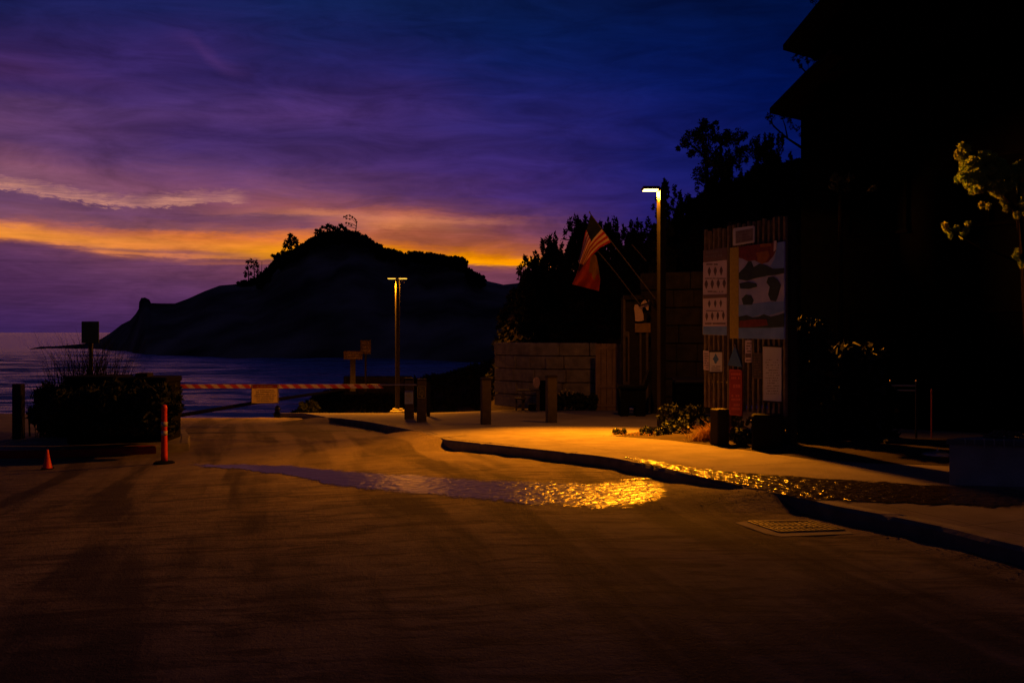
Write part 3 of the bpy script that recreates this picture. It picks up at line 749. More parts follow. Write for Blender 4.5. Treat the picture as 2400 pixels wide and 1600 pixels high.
ko = mb.build('island_kerb', M['kerb'])
struct(ko)
mb = MB(); rows = []
xs = np.linspace(-40, isl_edge(yl[0])+.005, 60)
for x in xs:
    y = yl[0]; z = Isl(x, y)+.006
    rows.append([(x, y-.005, z-.25), (x, y-.002, z-.03), (x, y+.02, z), (x, y+.15, z)])
mb.grid([list(c) for c in zip(*rows)]); struct(mb.build('red_kerb', M['kerb_red']))

# gate pivot, bins, grass and shrubs on the island
yb = 17.6
def boxthing(name, label, cat, px0, px1, py0, py1, y, d, m_, bev=.02, group=None):
    c = Vector(((X_(px0, y)+X_(px1, y))/2, y+d/2, Z_(py1, y)))
    root = thing(name, label, cat, c, 0, group)
    b = MB(); hh = (py1-py0)/F*y; b.box((0, 0, hh/2), ((px1-px0)/F*y, d, hh), None, 0, bev); b.build('body', m_, root)
    return root, (px1-px0)/F*y, hh
def rib_box(label, px0, px1, py0, y, rot):
    base = Isl(X_((px0+px1)/2, y), y); hh = Z_(py0, y)-base
    root = thing('storage_box', label, 'storage box', (X_((px0+px1)/2, y), y+.4, base), 0, 'dark storage boxes on the island')
    wd = (px1-px0)/F*y
    b = MB(); b.box((0, 0, hh*.46), (wd*.97, .78, hh*.92), None, 0, .02)
    for k in range(5): b.box(((k-2)*wd*.19, -.4, hh*.45), (.04, .03, hh*.8))
    b.build('body', M['black'], root)
    b = MB(); b.box((0, 0, hh*.955), (wd, .84, hh*.09), None, 0, .015); b.build('lid', M['black'], root)
    return root
rib_box('left dark storage box on the island, grass blades rising behind it', 154, 270, 882, yb, 0)
rb = rib_box('right dark storage box next to the gate pivot', 277, 391, 884, yb, 0)
z0 = Z_(884, yb); b = MB(); b.box((X_(321, yb), yb+.35, z0+.02), (30/F*yb, .3, 8/F*yb+.03), None, 0, .01)
tag(b.build('small_crate', M['wood_dark']), 'small flat crate lying on the right storage box lid', 'crate')

def blades(name, spots, hmin, hmax, n, mt, spread, wid, parent=None, lean=.35, seed=1):
    r = random.Random(seed); b = MB()
    for (x, y, z, k) in spots:
        for i in range(int(n*k)):
            px_ = x+r.gauss(0, spread); py_ = y+r.gauss(0, spread*.6); h = r.uniform(hmin, hmax)*k
            a = r.uniform(0, 6.28); l = r.uniform(.05, lean)*h*1.6
            dx, dy = math.cos(a)*l, math.sin(a)*l; wx, wy = -math.sin(a)*wid, math.cos(a)*wid
            P_ = []
            for q in (0, .35, .7, 1):
                c = (px_+dx*q*q, py_+dy*q*q, z+h*q*(1-.18*q*lean)); ww = (1-q*.85)
                P_.append(((c[0]-wx*ww, c[1]-wy*ww, c[2]), (c[0]+wx*ww, c[1]+wy*ww, c[2])))
            b.add([v for p_ in P_ for v in p_], [(2*i_, 2*i_+1, 2*i_+3, 2*i_+2) for i_ in range(3)])
    return b.build(name, mt, parent)
# grass: tall tussock behind the boxes and shrub in front
sp = []
for (a, h) in ((130, .8), (150, 1.0), (175, 1.15), (200, 1.25), (215, 1.2), (235, 1.2), (250, 1.1), (268, 1.05), (285, .85), (110, .6)):
    x = X_(a, yb+1.2); sp.append((x, yb+1.2, Isl(x, yb+1.2), h))
tag(blades('tall_grass', sp, 1.15, 1.75, 60, M['beachgrass'], .17, .011, lean=.4, seed=4), 'tall loose grass blades standing behind the left storage box', 'tall grass', kind='stuff')
cl = []
rr = random.Random(8)
for i in range(170):
    a = rr.uniform(84, 408); e = min(1, (a-70)/190.0); top = 1004-94*math.sqrt(max(0, 1-(1-e)**2))-rr.uniform(0, 8)
    b_py = rr.uniform(top, 1004); yy = 16.9+rr.uniform(-.5, .5)
    q = T(a, b_py, yy); cl.append((q.x, yy, q.z, .16, .14, .13))
tag(fmesh('low_shrub', cl, .05, 85, M['leaf_dark'], None, 2.4, .2), 'long black shrub in front of the two storage boxes', 'shrub')
cl = []
for i in range(30):
    a = rr.uniform(-1, 1); q = T(392+rr.uniform(-16, 18), 905+rr.uniform(-8, 60), 18.2)
    cl.append((q.x, 18.2+rr.uniform(-.2, .2), q.z, .09, .09, .09))
tag(fmesh('rounded_shrub', cl, .045, 70, M['leaf_dark'], None, 2.0), 'rounded shrub at the gate pivot end of the boxes', 'shrub')
cl = []
for i in range(26):
    q = T(rr.uniform(84, 160), rr.uniform(905, 960), 18.5); cl.append((q.x, 18.5+rr.uniform(-.2, .2), q.z, .12, .12, .14))
tag(fmesh('feathery_shrub', cl, .04, 40, M['leaf_dark'], None, 3.5, .5), 'loose feathery shrub between the lone post and the left storage box', 'shrub')

# lone post at far left
y = 18.5; x = X_(43.5, y); b = MB(); z0 = Isl(x, y)-.05; z1 = Z_(899, y)
b.box((x, y, (z0+z1)/2), (21/F*y, 21/F*y, z1-z0), None, 0, .01)
tag(b.build('wooden_post', M['wood_dark']), 'lone dark square post at the far left edge against the water', 'post')
# sign on post seen from behind
y = 19.6; x = X_(214, y); z0 = Isl(x, y)-.05
root = thing('road_sign', 'square sign on a thin post rising out of the grass, seen dark against the sea', 'sign', (x, y, z0))
b = MB(); b.box((0, 0, (Z_(756, y)-z0)/2), (.05, .05, Z_(756, y)-z0)); b.build('post', M['metal_dark'], root)
b = MB(); b.box((0, -.045, Z_(778.5, y)-z0), (41/F*y, .02, 51/F*y), None, 0, .006); b.build('sign_panel', mat('sign_back', (.012, .035, .05), .6, .3, 0, 8, .3), root)
b = MB(); b.box((0, -.02, Z_(765, y)-z0), (.2, .03, .03)); b.box((0, -.02, Z_(792, y)-z0), (.2, .03, .03)); b.build('bracket', M['galv'], root)

# ---------------------------------------------------------------- traffic cone and delineator
p = P(111, 1099, Road); y = p.y; s = y/F
root = thing('traffic_cone', 'small orange traffic cone standing on the road at the far left', 'traffic cone', p)
b = MB(); b.lathe((0, 0, 0), [(11.5*s, .012), (10.6*s, .03), (7.2*s, 20*s), (4*s, 38*s), (2.9*s, 45*s), (2.2*s, 46*s), (1.6*s, 46*s), (1.4*s, 40*s)], 24); b.build('cone_body', M['orange'], root, True)
b = MB(); b.box((0, 0, .008), (27*s, 27*s, .016), None, .3, .004); b.build('base', M['black'], root)
p = P(385, 1086, Road); y = p.y; s = y/F
root = thing('delineator_post', 'orange tubular delineator post with two pale bands on a black base', 'delineator post', p)
b = MB(); b.lathe((0, 0, 0), [(24*s, 0), (24*s, 3*s), (20*s, 5.5*s), (9*s, 7*s)], 24); b.build('base', M['black'], root)
b = MB(); b.lathe((0, 0, 0), [(7.6*s, 6*s), (7.4*s, 20*s), (6.6*s, 90*s), (6.3*s, 124*s), (6.8*s, 128*s), (6.8*s, 132*s), (5*s, 137*s), (2*s, 138*s)], 20); b.build('tube', M['orange'], root, True)
for h0, h1 in ((66, 77), (87, 98)):
    b = MB(); b.lathe((0, 0, 0), [(7.2*s, h0*s), (7.2*s, h1*s)], 20); b.build('reflective_band', M['white_band'], root, True)

# ---------------------------------------------------------------- barrier gate
yg = 21.3
gl = Vector((X_(396, 20.6), 20.6, 0)); 
pl = T(394, 905, 20.6); pr = T(948, 905, yg)
root = thing('barrier_gate', 'swing barrier gate with red and white striped boom across the beach ramp', 'gate', (pl.x, pl.y, Isl(pl.x, pl.y)))
L0 = Vector(root.location)
dv = (pr-pl); ln = dv.length; dv.normalize()
ang = math.atan2(dv.y, dv.x); tilt = math.asin(dv.z); Rm = Matrix.Rotation(ang, 3, 'Z') @ Matrix.Rotation(-tilt, 3, 'Y')
b = MB(); hz = 9.5/F*21; per = .255; x = 0; endx = ln*(892-394)/(948-394)
# boom: slanted stripes as separate slabs butted end to end
k = 0; sl = hz*1.1
while x < endx-.02:
    x1 = min(x+per/2, endx); mt_ = M['boom_red'] if k % 2 == 0 else M['boom_white']
    def q(xx, zz, yy): return pl-L0+Rm @ Vector((xx-(zz/hz)*sl, yy, zz))
    vs = [q(x, -hz/2, -.03), q(x1, -hz/2, -.03), q(x1, hz/2, -.03), q(x, hz/2, -.03), q(x, -hz/2, .03), q(x1, -hz/2, .03), q(x1, hz/2, .03), q(x, hz/2, .03)]
    b.add(vs, [(0, 1, 2, 3), (5, 4, 7, 6), (3, 2, 6, 7), (0, 4, 5, 1), (0, 3, 7, 4), (1, 5, 6, 2)], mt_)
    x = x1; k += 1
b.build('boom', None, root)
b = MB(); 
b.tube([pl-L0+Rm @ Vector((endx-.05, 0, hz*.35)), pl-L0+Rm @ Vector((ln+.45, 0, hz*.35))], .014, 8)
b.build('latch_rod', M['galv'], root)
b = MB(); b.tube([T(404, 976, 20.75)-L0, T(600, 943, 20.9)-L0, T(735, 923, 21)-L0, T(818, 911, 21.1)-L0], [.04, .038, .03, .012], 8); b.build('brace', M['metal_dark'], root)
b = MB(); b.box((-.02, 0, .46), (.16, .16, .96), None, 0, .01); b.build('pivot_post', M['metal_dark'], root)
# sign on the gate
ys = 20.72; c = T(621, 923, ys)-L0
sg = MB(); sg.box(c, (63/F*ys, .012, 45/F*ys), None, ang, .004); so = sg.build('gate_sign', M['yellow_sign'], root)
def on(c, rz, lx, lz, dy=-.009): return Vector(c)+Matrix.Rotation(rz, 3, 'Z') @ Vector((lx, dy, lz))
s = ys/F
b = MB(); b.box(on(c, ang, 0, 17.5*s), (57*s, .004, 7*s), None, ang); b.build('header_band', M['sign_red'], so)
def lettering(b, c, rz, w_, rows_, dz0, dz, h, seed, dy=-.01, dens=.8, maxlen=None):
    r = random.Random(seed)
    for i in range(rows_):
        ww = w_*r.uniform(.75, 1.0); x = -ww/2; zz = dz0-i*dz
        while x < ww/2:
            l = h*r.uniform(.5, 1.0)
            if r.random() < dens:
                b.box(on(c, rz, x+l/2, zz+r.uniform(-.06, .06)*h, dy), (l*.75, .003, h*r.uniform(.7, 1)), None, rz)
            x += l
b = MB(); lettering(b, c, ang, 46*s, 1, 18*s, 0, 3*s, 3); b.build('heading', M['gold'], so)
b = MB(); lettering(b, c, ang, 50*s, 7, 9*s, 4.2*s, 1.7*s, 4, dens=.85); b.build('lettering', M['ink_mid'], so)
for (zz, hh) in ((22.3, 1.2), (-22.3, 1.2)):
    pass
b = MB()
for zz in (-21.5, 21.8): b.box(on(c, ang, 0, zz*s, -.008), (62*s, .008, 1.2*s), None, ang)
for xx in (-30.6, 30.6): b.box(on(c, ang, xx*s, 0, -.0085), (1.2*s, .009, 41*s), None, ang)
b.build('frame', M['wood_dark'], so)

# posts where the gate latches
def post(label, px0, px1, py0, base, y, rot=.12, mtl='wood', cap=None, grp='square timber posts'):
    x = X_((px0+px1)/2, y); z0 = base(x, y); s = y/F; wd = (px1-px0)*s/(1+abs(rot)*.6)
    root = thing('square_post', label, 'post', (x, y, z0), rot, grp); h = Z_(py0, y)-z0
    b = MB(); b.box((0, 0, h/2-.05), (wd, wd, h+.1), None, 0, .012); b.build('shaft', M[mtl], root)
    if cap:
        b = MB(); b.box((0, 0, h-.002), (wd*1.03, wd*1.03, cap*s), None, 0, .01); b.build('cap', M['wood_dark'], root)
    return root, wd, h, s
pa, wd, h, s = post('left latch post of the gate with a pale paper notice', 948, 970, 888, lambda x, y: Road(x, y)+.04, 21.6, .05, cap=6, grp='gate latch posts')
b = MB(); b.box((-.0, -wd/2-.006, h-(930-888)*s), (19.5*s, .006, 31*s)); nt = b.build('paper_notice', M['sign_white'], pa)
b = MB(); lettering(b, (0, -wd/2-.009, h-(928-888)*s), 0, 15*s, 8, 10*s, 3*s, 1.7*s, 9, 0); b.build('lettering', M['gold'], nt)
pb, wd, h, s = post('right latch post of the gate with a dark bordered rules sign', 977, 999.5, 890, lambda x, y: Road(x, y)+.07, 20.4, .05, cap=5, grp='gate latch posts')
zc = h-(918-890)*s; b = MB(); b.box((.0, -wd/2-.006, zc), (20*s, .008, 30*s), None, 0, .003); sg = b.build('rules_sign', M['sign_dark'], pb)
b = MB()
for zz in (-13.5, 13.5): b.box((0, -wd/2-.0125, zc+zz*s), (16.5*s, .003, 1.1*s))
for xx in (-8.6, 8.6): b.box((xx*s, -wd/2-.013, zc), (1.1*s, .003, 26*s))
b.build('border', M['gold'], sg)
b = MB(); lettering(b, (0, -wd/2-.012, zc), 0, 12*s, 6, 9*s, 3.2*s, 1.6*s, 12, 0); b.box((1.5*s, -wd/2-.0125, zc-9.5*s), (3*s, .003, 3.6*s)); b.build('lettering', M['gold'], sg)
pc, wd, h, s = post('slim dark post standing just behind the rules sign post', 1000, 1008, 896, Side, 23.0, 0, 'wood_dark', grp='gate latch posts')
# bollards
post('left bollard on the plaza, between the gate posts and the stone wall', 1126, 1151, 888, Side, hit(1138, 994, Side)[1], .18, cap=7, grp='square bollards on the plaza')
post('right bollard on the plaza, beside the round white disc', 1279, 1305, 882, Side, hit(1292, 990, Side)[1], .18, cap=7, grp='square bollards on the plaza')

# signs behind the gate
for (px0, px1, py0, py1, pxp, y, lb, nm, pt) in ((806, 850, 822, 842, 827, 35.0, 'wide low notice board on a stout post beyond the gate boom', 'notice_board', 12), (845, 870, 797, 829, 857, 35.6, 'small upright sign on a thin post beyond the gate boom', 'beach_sign', 4)):
    s = y/F; zb = Z_(890, y)-.4; root = thing(nm, lb, 'sign', (X_(pxp, y), y, zb))
    b = MB(); b.box((0, 0, (Z_(py0+3, y)-zb)/2), (pt*s, .08, Z_(py0+3, y)-zb)); b.build('post', M['wood_dark'], root)
    cx = X_((px0+px1)/2, y)-X_(pxp, y); cz = Z_((py0+py1)/2, y)-zb
    b = MB(); b.box((cx, -.06, cz), ((px1-px0)*s, .03, (py1-py0)*s), None, 0, .005); pn = b.build('sign_panel', M['sign_tan'], root)
    b = MB(); lettering(b, (cx, -.078, cz), 0, (px1-px0)*s*.75, 3, (py1-py0)*s*.28, (py1-py0)*s*.27, (py1-py0)*s*.14, 5, 0); b.build('lettering', M['ink_mid'], pn)
# small bush on the crest
cl = []
for i in range(10): q = T(650+rr.uniform(-7, 7)*(i/10), 955+i*3, 29.5); cl.append((q.x, 29.5, q.z, .05+.006*i, .05, .05))
tag(fmesh('small_shrub', cl, .04, 40, M['leaf_dark'], None, 2.5, .3), 'tiny pointed shrub on the crest of the ramp below the gate sign', 'shrub')
cl = []
for i in range(26): q = T(718+rr.uniform(-16, 30), 962-rr.uniform(0, 26)*(.4+.6*(i/26)), 35.3); cl.append((q.x, 35.3+rr.uniform(-.2, .2), q.z, .1, .1, .1))
tag(fmesh('dune_shrub', cl, .05, 50, M['leaf_dark'], None, 2.5, .4), 'ragged shrub at the seaward end of the dark bank', 'shrub')

# ---------------------------------------------------------------- street lamps (lit)
WARM = (1.0, .28, .005)
lens_mat = emis('lamp_lens', (1.0, .62, .18), 12)
lens_far = emis('lamp_lens_far', (1.0, .50, .06), 2.2)
def spot(name, parent, loc, target, watts, ang, blend, rad=.07):
    ld = bpy.data.lights.new(name, 'SPOT'); ld.energy = watts; ld.color = WARM; ld.spot_size = math.radians(ang); ld.spot_blend = blend; ld.shadow_soft_size = rad
    o = bpy.data.objects.new(name, ld); COL.objects.link(o); o.parent = parent; o.location = loc
    o.rotation_euler = (Vector(target)-Vector(loc)).to_track_quat('-Z', 'Y').to_euler(); return o
y = 17.5; s = y/F; x = X_(1550, y); z0 = Side(x, y)
lamp1 = thing('street_lamp', 'lit street lamp with a single square head, on the square pole beside the notice fence', 'street lamp', (x, y, z0), 0, 'street lamps')
H = Z_(447, y)-z0
b = MB(); b.box((0, 0, H/2), (.115, .115, H), None, math.radians(25), .006); b.build('pole', M['pole'], lamp1)
b = MB(); b.box((-26*s, -.02, H+.035), (40*s, .30, .05), None, 0, .012); b.box((-4*s, 0, H+.03), (8*s, .1, .045)); hd = b.build('lamp_head', M['metal_dark'], lamp1)
b = MB(); b.box((-26*s, -.02, H+.004), (33*s, .22, .010), None, 0, .004); b.build('lens', lens_mat, hd)
b = MB(); b.box((0, 0, .012), (.26, .26, .024), None, math.radians(25), .004); b.build('base_plate', M['metal_dark'], lamp1)
spot('lamp_head_spot', hd, (-36*s, .05, H-.03), (-26*s-1.6, -2.8, 0), 8300, 89, 1.0)
spot('lamp_head_spot', hd, (-30*s, .04, H-.03), (-26*s+5.3, -1.95, H-.75), 26000, 40, .8)  # extra narrow spot added in the head to brighten the pine
spot('lamp_head_spot', hd, (-36*s, .04, H-.03), (-26*s-7.0, -.1, H-2.7), 2100, 70, .9)  # added spot that lifts the gate sign and the cone
spot('lamp_head_spot', hd, (-36*s, .04, H-.03), (-26*s, .8, 0), 260, 170, .1)  # added weak wide fill for the flags and block wall
spot('lamp_head_spot', hd, (-36*s, .04, H-.03), (-26*s+2.4, -6.0, 0), 3200, 58, 1.0)  # added spot for the right paving and its wet glints
y = 33.0; s = y/F; x = X_(931.5, y); z0 = Side(x, y)
lamp2 = thing('street_lamp', 'far lit street lamp with two thin heads, on a concrete footing behind the gate posts', 'street lamp', (x, y, z0), 0, 'street lamps')
H = Z_(653, y)-z0
b = MB(); b.box((0, 0, H/2), (.125, .125, H), None, math.radians(24), .006); b.build('pole', M['pole'], lamp2)
for sx_ in (-1, 1):
    b = MB(); b.box((sx_*12*s+(0), -.02, H+.03), (21*s, .30, .05), None, 0, .01); hd = b.build('lamp_head', M['metal_dark'], lamp2)
    b = MB(); b.box((sx_*13*s, -.02, H-.001), (18*s, .24, .016), None, 0, .004); b.build('lens', lens_far, hd)
    spot('lamp_head_spot', hd, (sx_*13*s, .10, H-.04), (sx_*13*s+(-1.0, 1.0)[sx_ > 0], -2.0, 0), (7000, 3400)[sx_ > 0], 118, .7)
b = MB(); b.tube([(5*s, -.1, H-.05), (12*s, -.1, H-.05), (5*s, -.1, H-13*s)], .012, 5); b.box((16*s, -.1, H-9*s), (.05, .05, .05)); b.build('bracket', M['galv'], lamp2)
b = MB(); b.box((0, 0, .05), (.46, .46, .15), None, 0, .03); b.box((0, 0, .15), (.34, .34, .06), None, 0, .025); b.build('footing', M['concrete'], lamp2)

# ---------------------------------------------------------------- block walls
def block_wall(name, label, path, z_bot, z_top, rows_, mt, blk=.85, seed=1):
    """path: list of (x,y); the face looks to the right-hand side of the path direction (towards the camera)"""
    r = random.Random(seed); root = thing(name, label, 'wall', (path[0][0], path[0][1], z_bot))
    L0 = Vector(root.location)
    segs = []; tot = 0
    for a, b_ in zip(path[:-1], path[1:]):
        l = math.dist(a, b_); segs.append((tot, l, a, b_)); tot += l
    def at(d):
        for (t0, l, a, b_) in segs:
            if d <= t0+l+1e-6:
                f = max(0, (d-t0)/l); return a[0]+(b_[0]-a[0])*f, a[1]+(b_[1]-a[1])*f, math.atan2(b_[1]-a[1], b_[0]-a[0])
        t0, l, a, b_ = segs[-1]; return b_[0], b_[1], math.atan2(b_[1]-a[1], b_[0]-a[0])
    hh = (z_top-z_bot)/rows_; mb = MB()
    for i in range(rows_):
        d = -blk*.5*(i % 2)
        while d < tot:
            l = blk*r.uniform(.85, 1.2); d0 = max(0, d); d1 = min(tot, d+l)
            if d1-d0 > .08:
                nsub = max(1, int((d1-d0)/.45))
                for q in range(nsub):
                    a0 = d0+(d1-d0)*q/nsub; a1 = d0+(d1-d0)*(q+1)/nsub
                    xm, ym, an = at((a0+a1)/2)
                    jo = r.uniform(-.02, .02) if q == 0 else jo
                    g = .012 if q in (0, nsub-1) else 0
                    mb.box((xm-L0.x-math.sin(an)*(.2+jo), ym-L0.y+math.cos(an)*(.2+jo), (i+.5)*hh), (a1-a0-g if nsub == 1 else a1-a0-g/2, .4, hh-.018), None, an, .014)
            d += l
    mb.build('stone_courses', mt, root)
    mb = MB()
    for k in range(40):
        d0 = tot*k/40; xm, ym, an = at(d0+tot/80)
        mb.box((xm-L0.x-math.sin(an)*.27, ym-L0.y+math.cos(an)*.27, (z_top-z_bot)/2-.03), (tot/40*1.1, .3, z_top-z_bot-.1), None, an)
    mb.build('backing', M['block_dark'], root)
    return root
yw = 25.0
path = [(X_(1158, 26.4), 26.4), (X_(1200, 25.7), 25.7), (X_(1240, 25.3), 25.3), (X_(1300, 25.0), 25.0), (X_(1400, 24.9), 24.9)]
block_wall('block_retaining_wall', 'curved retaining wall of large rough stone blocks behind the bollards', path, Z_(959, yw), Z_(803, yw), 5, M['block'], .8, 3)
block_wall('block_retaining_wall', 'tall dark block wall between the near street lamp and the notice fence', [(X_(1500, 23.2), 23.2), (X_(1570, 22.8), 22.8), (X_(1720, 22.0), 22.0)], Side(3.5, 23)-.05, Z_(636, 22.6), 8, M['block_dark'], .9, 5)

# pale panel door
y = 24.0; s = y/F; xc = X_(1428, y); z0 = Side(xc, y)
root = thing('plank_door', 'tall pale weathered plank door between the block wall and the table', 'door', (xc, y, z0))
hh = Z_(805, y)-z0; wd = 66*s
b = MB(); 
for k in range(5): b.box(((k-2)*wd/5, 0, hh/2), (wd/5-.008, .05, hh), None, 0, .004)
b.build('planks', M['panel'], root)
b = MB()
for zz in (.12, hh*.36, hh-.1): b.box((0, -.035, zz), (wd*.98, .02, .07))
b.box((-wd/2+.03, -.04, hh/2), (.05, .024, hh)); b.build('rails', M['panel'], root)

# timber kiosk frame with posts
y = 22.4; s = y/F; x = X_(1463, y); z0 = Side(x, y)
root = thing('timber_kiosk', 'dark timber kiosk frame with thin posts left of the near street lamp', 'kiosk', (x, y, z0))
def kz(py): return Z_(py, y)-z0
def kx(px): return X_(px, y)-x
b = MB(); b.box((kx(1463), 0, kz(693)/2), (5*s, .08, kz(693))); b.build('post', M['wood'], root)
b = MB(); b.box((kx(1473), .02, kz(778)/2), (4*s, .08, kz(778))); b.build('post', M['wood'], root)
for a, c_ in ((1501, 4.5), (1516.5, 5.5)):
    b = MB(); b.box((kx(a), .02, kz(770)/2), (c_*s, .08, kz(770))); b.build('post', M['wood'], root)
b = MB(); b.box((kx(1500), .0, kz(697)), (78*s, .1, 10*s)); b.build('header_beam', M['wood_dark'], root)
b = MB(); b.box((kx(1468), .03, kz(783)), (11*s, .06, 13*s)); b.box((kx(1467.5), .03, kz(900)), (12*s, .06, 12*s)); b.build('cross_rail', M['wood'], root)
b = MB(); b.box((kx(1487), .09, kz(800)), (60*s, .03, 205*s)); b.build('back_board', M['wood_dark'], root)
b = MB(); b.box((kx(1507), -.02, kz(768)), (38*s, .03, 22*s), None, 0, .005); b.build('lower_panel', M['tan'], root)
# torn pale poster
y2 = 22.25; s = y2/F
outl = [(1489, 752), (1488, 735), (1486, 722), (1488, 714), (1495, 713), (1497, 716), (1500, 720), (1503, 716), (1503, 710), (1508, 704), (1512, 702), (1515, 706), (1519, 712), (1520, 703), (1521.5, 703), (1520, 727), (1516, 726), (1512, 719), (1508, 720), (1505, 726), (1508, 738), (1509, 750), (1504, 752), (1496, 753)]
root = thing('torn_poster', 'ragged pale poster peeling on the timber kiosk above the table', 'poster', (X_(1503, y2), y2, Z_(752, y2)))
b = MB(); o_ = Vector(root.location); n_ = len(outl)
vf = [T(a, b_, y2)-o_ for a, b_ in outl]; vb_ = [v+Vector((0, .008, 0)) for v in vf]
b.add(vf+vb_, [tuple(range(n_-1, -1, -1)), tuple(range(n_, 2*n_))]+[(i, (i+1) % n_, n_+(i+1) % n_, n_+i) for i in range(n_)]); b.build('paper', M['petal'], root)

# dark picnic table with chair back
y = 21.4; s = y/F; x = X_(1480, y); z0 = Side(x, y)
root = thing('picnic_table', 'black slab-legged table in front of the timber kiosk', 'table', (x, y, z0))
ht = Z_(903, y)-z0
b = MB(); b.box((0, .1, ht-.03), (66*s, .6, .06), None, 0, .01); b.build('tabletop', M['black'], root)
for sx_, w_ in ((-18, 19), (20, 22)):
    b = MB(); b.box((sx_*s, .1, (ht-.06)/2), (w_*s, .5, ht-.06), None, 0, .01); b.build('leg', M['black'], root)
b = MB(); b.box((0, .1, ht*.62), (50*s, .46, ht*.5)); b.build('apron', M['black'], root)
b = MB(); Rr = Matrix.Rotation(.35, 3, 'Y'); b.box((36*s, 0, ht+14*s), (9*s, .35, 44*s), None, 0, 0, Rr)
tag(b.build('folded_chair', M['black']), None, None); o = bpy.data.objects['folded_chair']; o.location = root.location; tag(o, 'folded dark chair leaning up from the right end of the table', 'chair')

# small bench with disc, box
y = 24.3; s = y/F; x = X_(1238, y); z0 = Side(x, y)
root = thing('low_bench', 'small weathered bench with square legs against the foot of the stone wall', 'bench', (x, y, z0))
def bz(py): return Z_(py, y)-z0
b = MB(); b.box((X_(1240, y)-x, .12, bz(915)), (56*s, .34, 3*s), None, 0, .004); b.build('seat', M['wood'], root)
b = MB(); b.box((X_(1220, y)-x, -.05, bz(933)), (26*s, .3, 3*s)); b.build('shelf', M['wood'], root)
for a, t_, w_ in ((1210, 933, 3.5), (1226, 920, 8), (1261, 917, 8)):
    b = MB(); hh = bz(t_); b.box((X_(a, y)-x, .0, hh/2), (w_*s, .12, hh)); b.build('leg', M['wood'], root)
b = MB(); hh = 16*s; b.box((X_(1247, y), y+.05, z0+hh/2), (18*s, .2, hh), None, 0, .01); tag(b.build('small_box', M['black']), 'small black box on the ground under the bench', 'box')
b = MB(); b.lathe((0, 0, 0), [(.001, 0), (12.5*s, 0), (13*s, .01), (12.5*s, .02), (.001, .02)], 28)
o = b.build('round_disc', M['petal']); tag(o, 'pale round disc propped up at the end of the bench, left of the right bollard', 'disc')
o.location = T(1256.5, 896, 24.1); o.rotation_euler = (math.radians(90), math.radians(8), math.radians(52)); 
b = MB(); hh = Z_(895, 24.2)-z0; b.box((X_(1272, 24.2), 24.4, z0+hh/2), (15*s, .3, hh), None, 0, .02); b.box((X_(1272, 24.2), 24.4, z0+hh+.01), (17*s, .33, .03))
tag(b.build('litter_bin', M['black']), 'black litter bin behind the right bollard', 'litter bin')
# planter with flowers
root = thing('flowering_shrub', 'dark shrub with small pale yellow flowers right of the right bollard', 'shrub', (X_(1340, 24), 24, Side(X_(1340, 24), 24)))
cl = []; fl = []
for i in range(60):
    q = T(rr.uniform(1300, 1392), rr.uniform(925, 956), 24.2)-Vector(root.location); cl.append((q.x, rr.uniform(-.2, .3), q.z, .09, .09, .08))
for (a, b_) in ((1312, 926), (1315, 931), (1319, 921), (1330, 920), (1335, 915), (1340, 922), (1310, 922), (1325, 913), (1343, 918), (1329, 925), (1317, 917)):
    q = T(a, b_, 23.9)-Vector(root.location); fl.append((q.x, q.y, q.z, .022, .022, .022))
fmesh('foliage', cl, .05, 60, M['leaf_dark'], root, 2.2); fmesh('blossom', fl, .03, 9, M['flower'], root, 1.2)

# ---------------------------------------------------------------- flags
def flag_grid(edge0, edge1, hoist, fly, nu, nv, y, wave, seed):
    """edge0: polyline top edge (hoist->fly), edge1: bottom edge; returns rows over v (hoist 0..1 edge0->edge1)"""
    def ev(E, t_):
        k = t_*(len(E)-1); i = min(int(k), len(E)-2); f = k-i
        return (E[i][0]*(1-f)+E[i+1][0]*f, E[i][1]*(1-f)+E[i+1][1]*f)
    rows = []
    for j in range(nv+1):
        v = j/nv; row = []
        for i in range(nu+1):
            u = i/nu; a = ev(edge0, u); c = ev(edge1, u)
            px = a[0]*(1-v)+c[0]*v; py = a[1]*(1-v)+c[1]*v
            dy = wave*math.sin(v*7+u*3+seed)*(.25+u)
            row.append(T(px, py, y+dy))
        rows.append(row)
    return rows
yf = 21.6
E0 = [(1384, 503), (1378, 528), (1371, 548), (1364, 580), (1355, 616)]
E1 = [(1433, 567), (1406, 581), (1388, 598), (1377, 612), (1370, 622)]
root = thing('striped_flag', 'flag with red and white stripes hanging from the upper slanted pole', 'flag', T(1536, 700, yf)); L0 = Vector(root.location)
G_ = [[p-L0 for p in r] for r in flag_grid(E0, E1, None, None, 26, 26, yf, .12, 0)]
b = MB(); b.grid(G_, None, lambda i, j: M['flag_blue'] if (i < 14 and j < 10) else (M['flag_red'] if (i//2) % 2 == 0 else M['flag_white'])); b.build('cloth', None, root, True)
b = MB(); b.tube([T(1382, 499, yf)-L0, T(1437, 572, yf)-L0, T(1536, 700, yf)-L0], .011, 8); b.build('flagpole', M['wood'], root)
b = MB(); b.lathe(T(1382, 498, yf)-L0, [(.005, -.02), (.022, 0), (.005, .03)], 10); b.build('finial', M['galv'], root)
E0 = [(1372, 574), (1362, 610), (1350, 645), (1341, 666)]
E1 = [(1398, 600), (1403, 625), (1407, 655), (1404, 682)]
root = thing('rust_flag', 'plain rust-red and tan flag hanging below the striped one', 'flag', T(1502, 716, yf+.5)); L0 = Vector(root.location)
G_ = [[p-L0 for p in r] for r in flag_grid(E0, E1, None, None, 20, 20, yf+.5, .14, 1)]
b = MB(); b.grid(G_, None, lambda i, j: M['flag_tan'] if (i > 9 and j < 12+2*math.sin(i)) else M['flag_orange']); b.build('cloth', None, root, True)
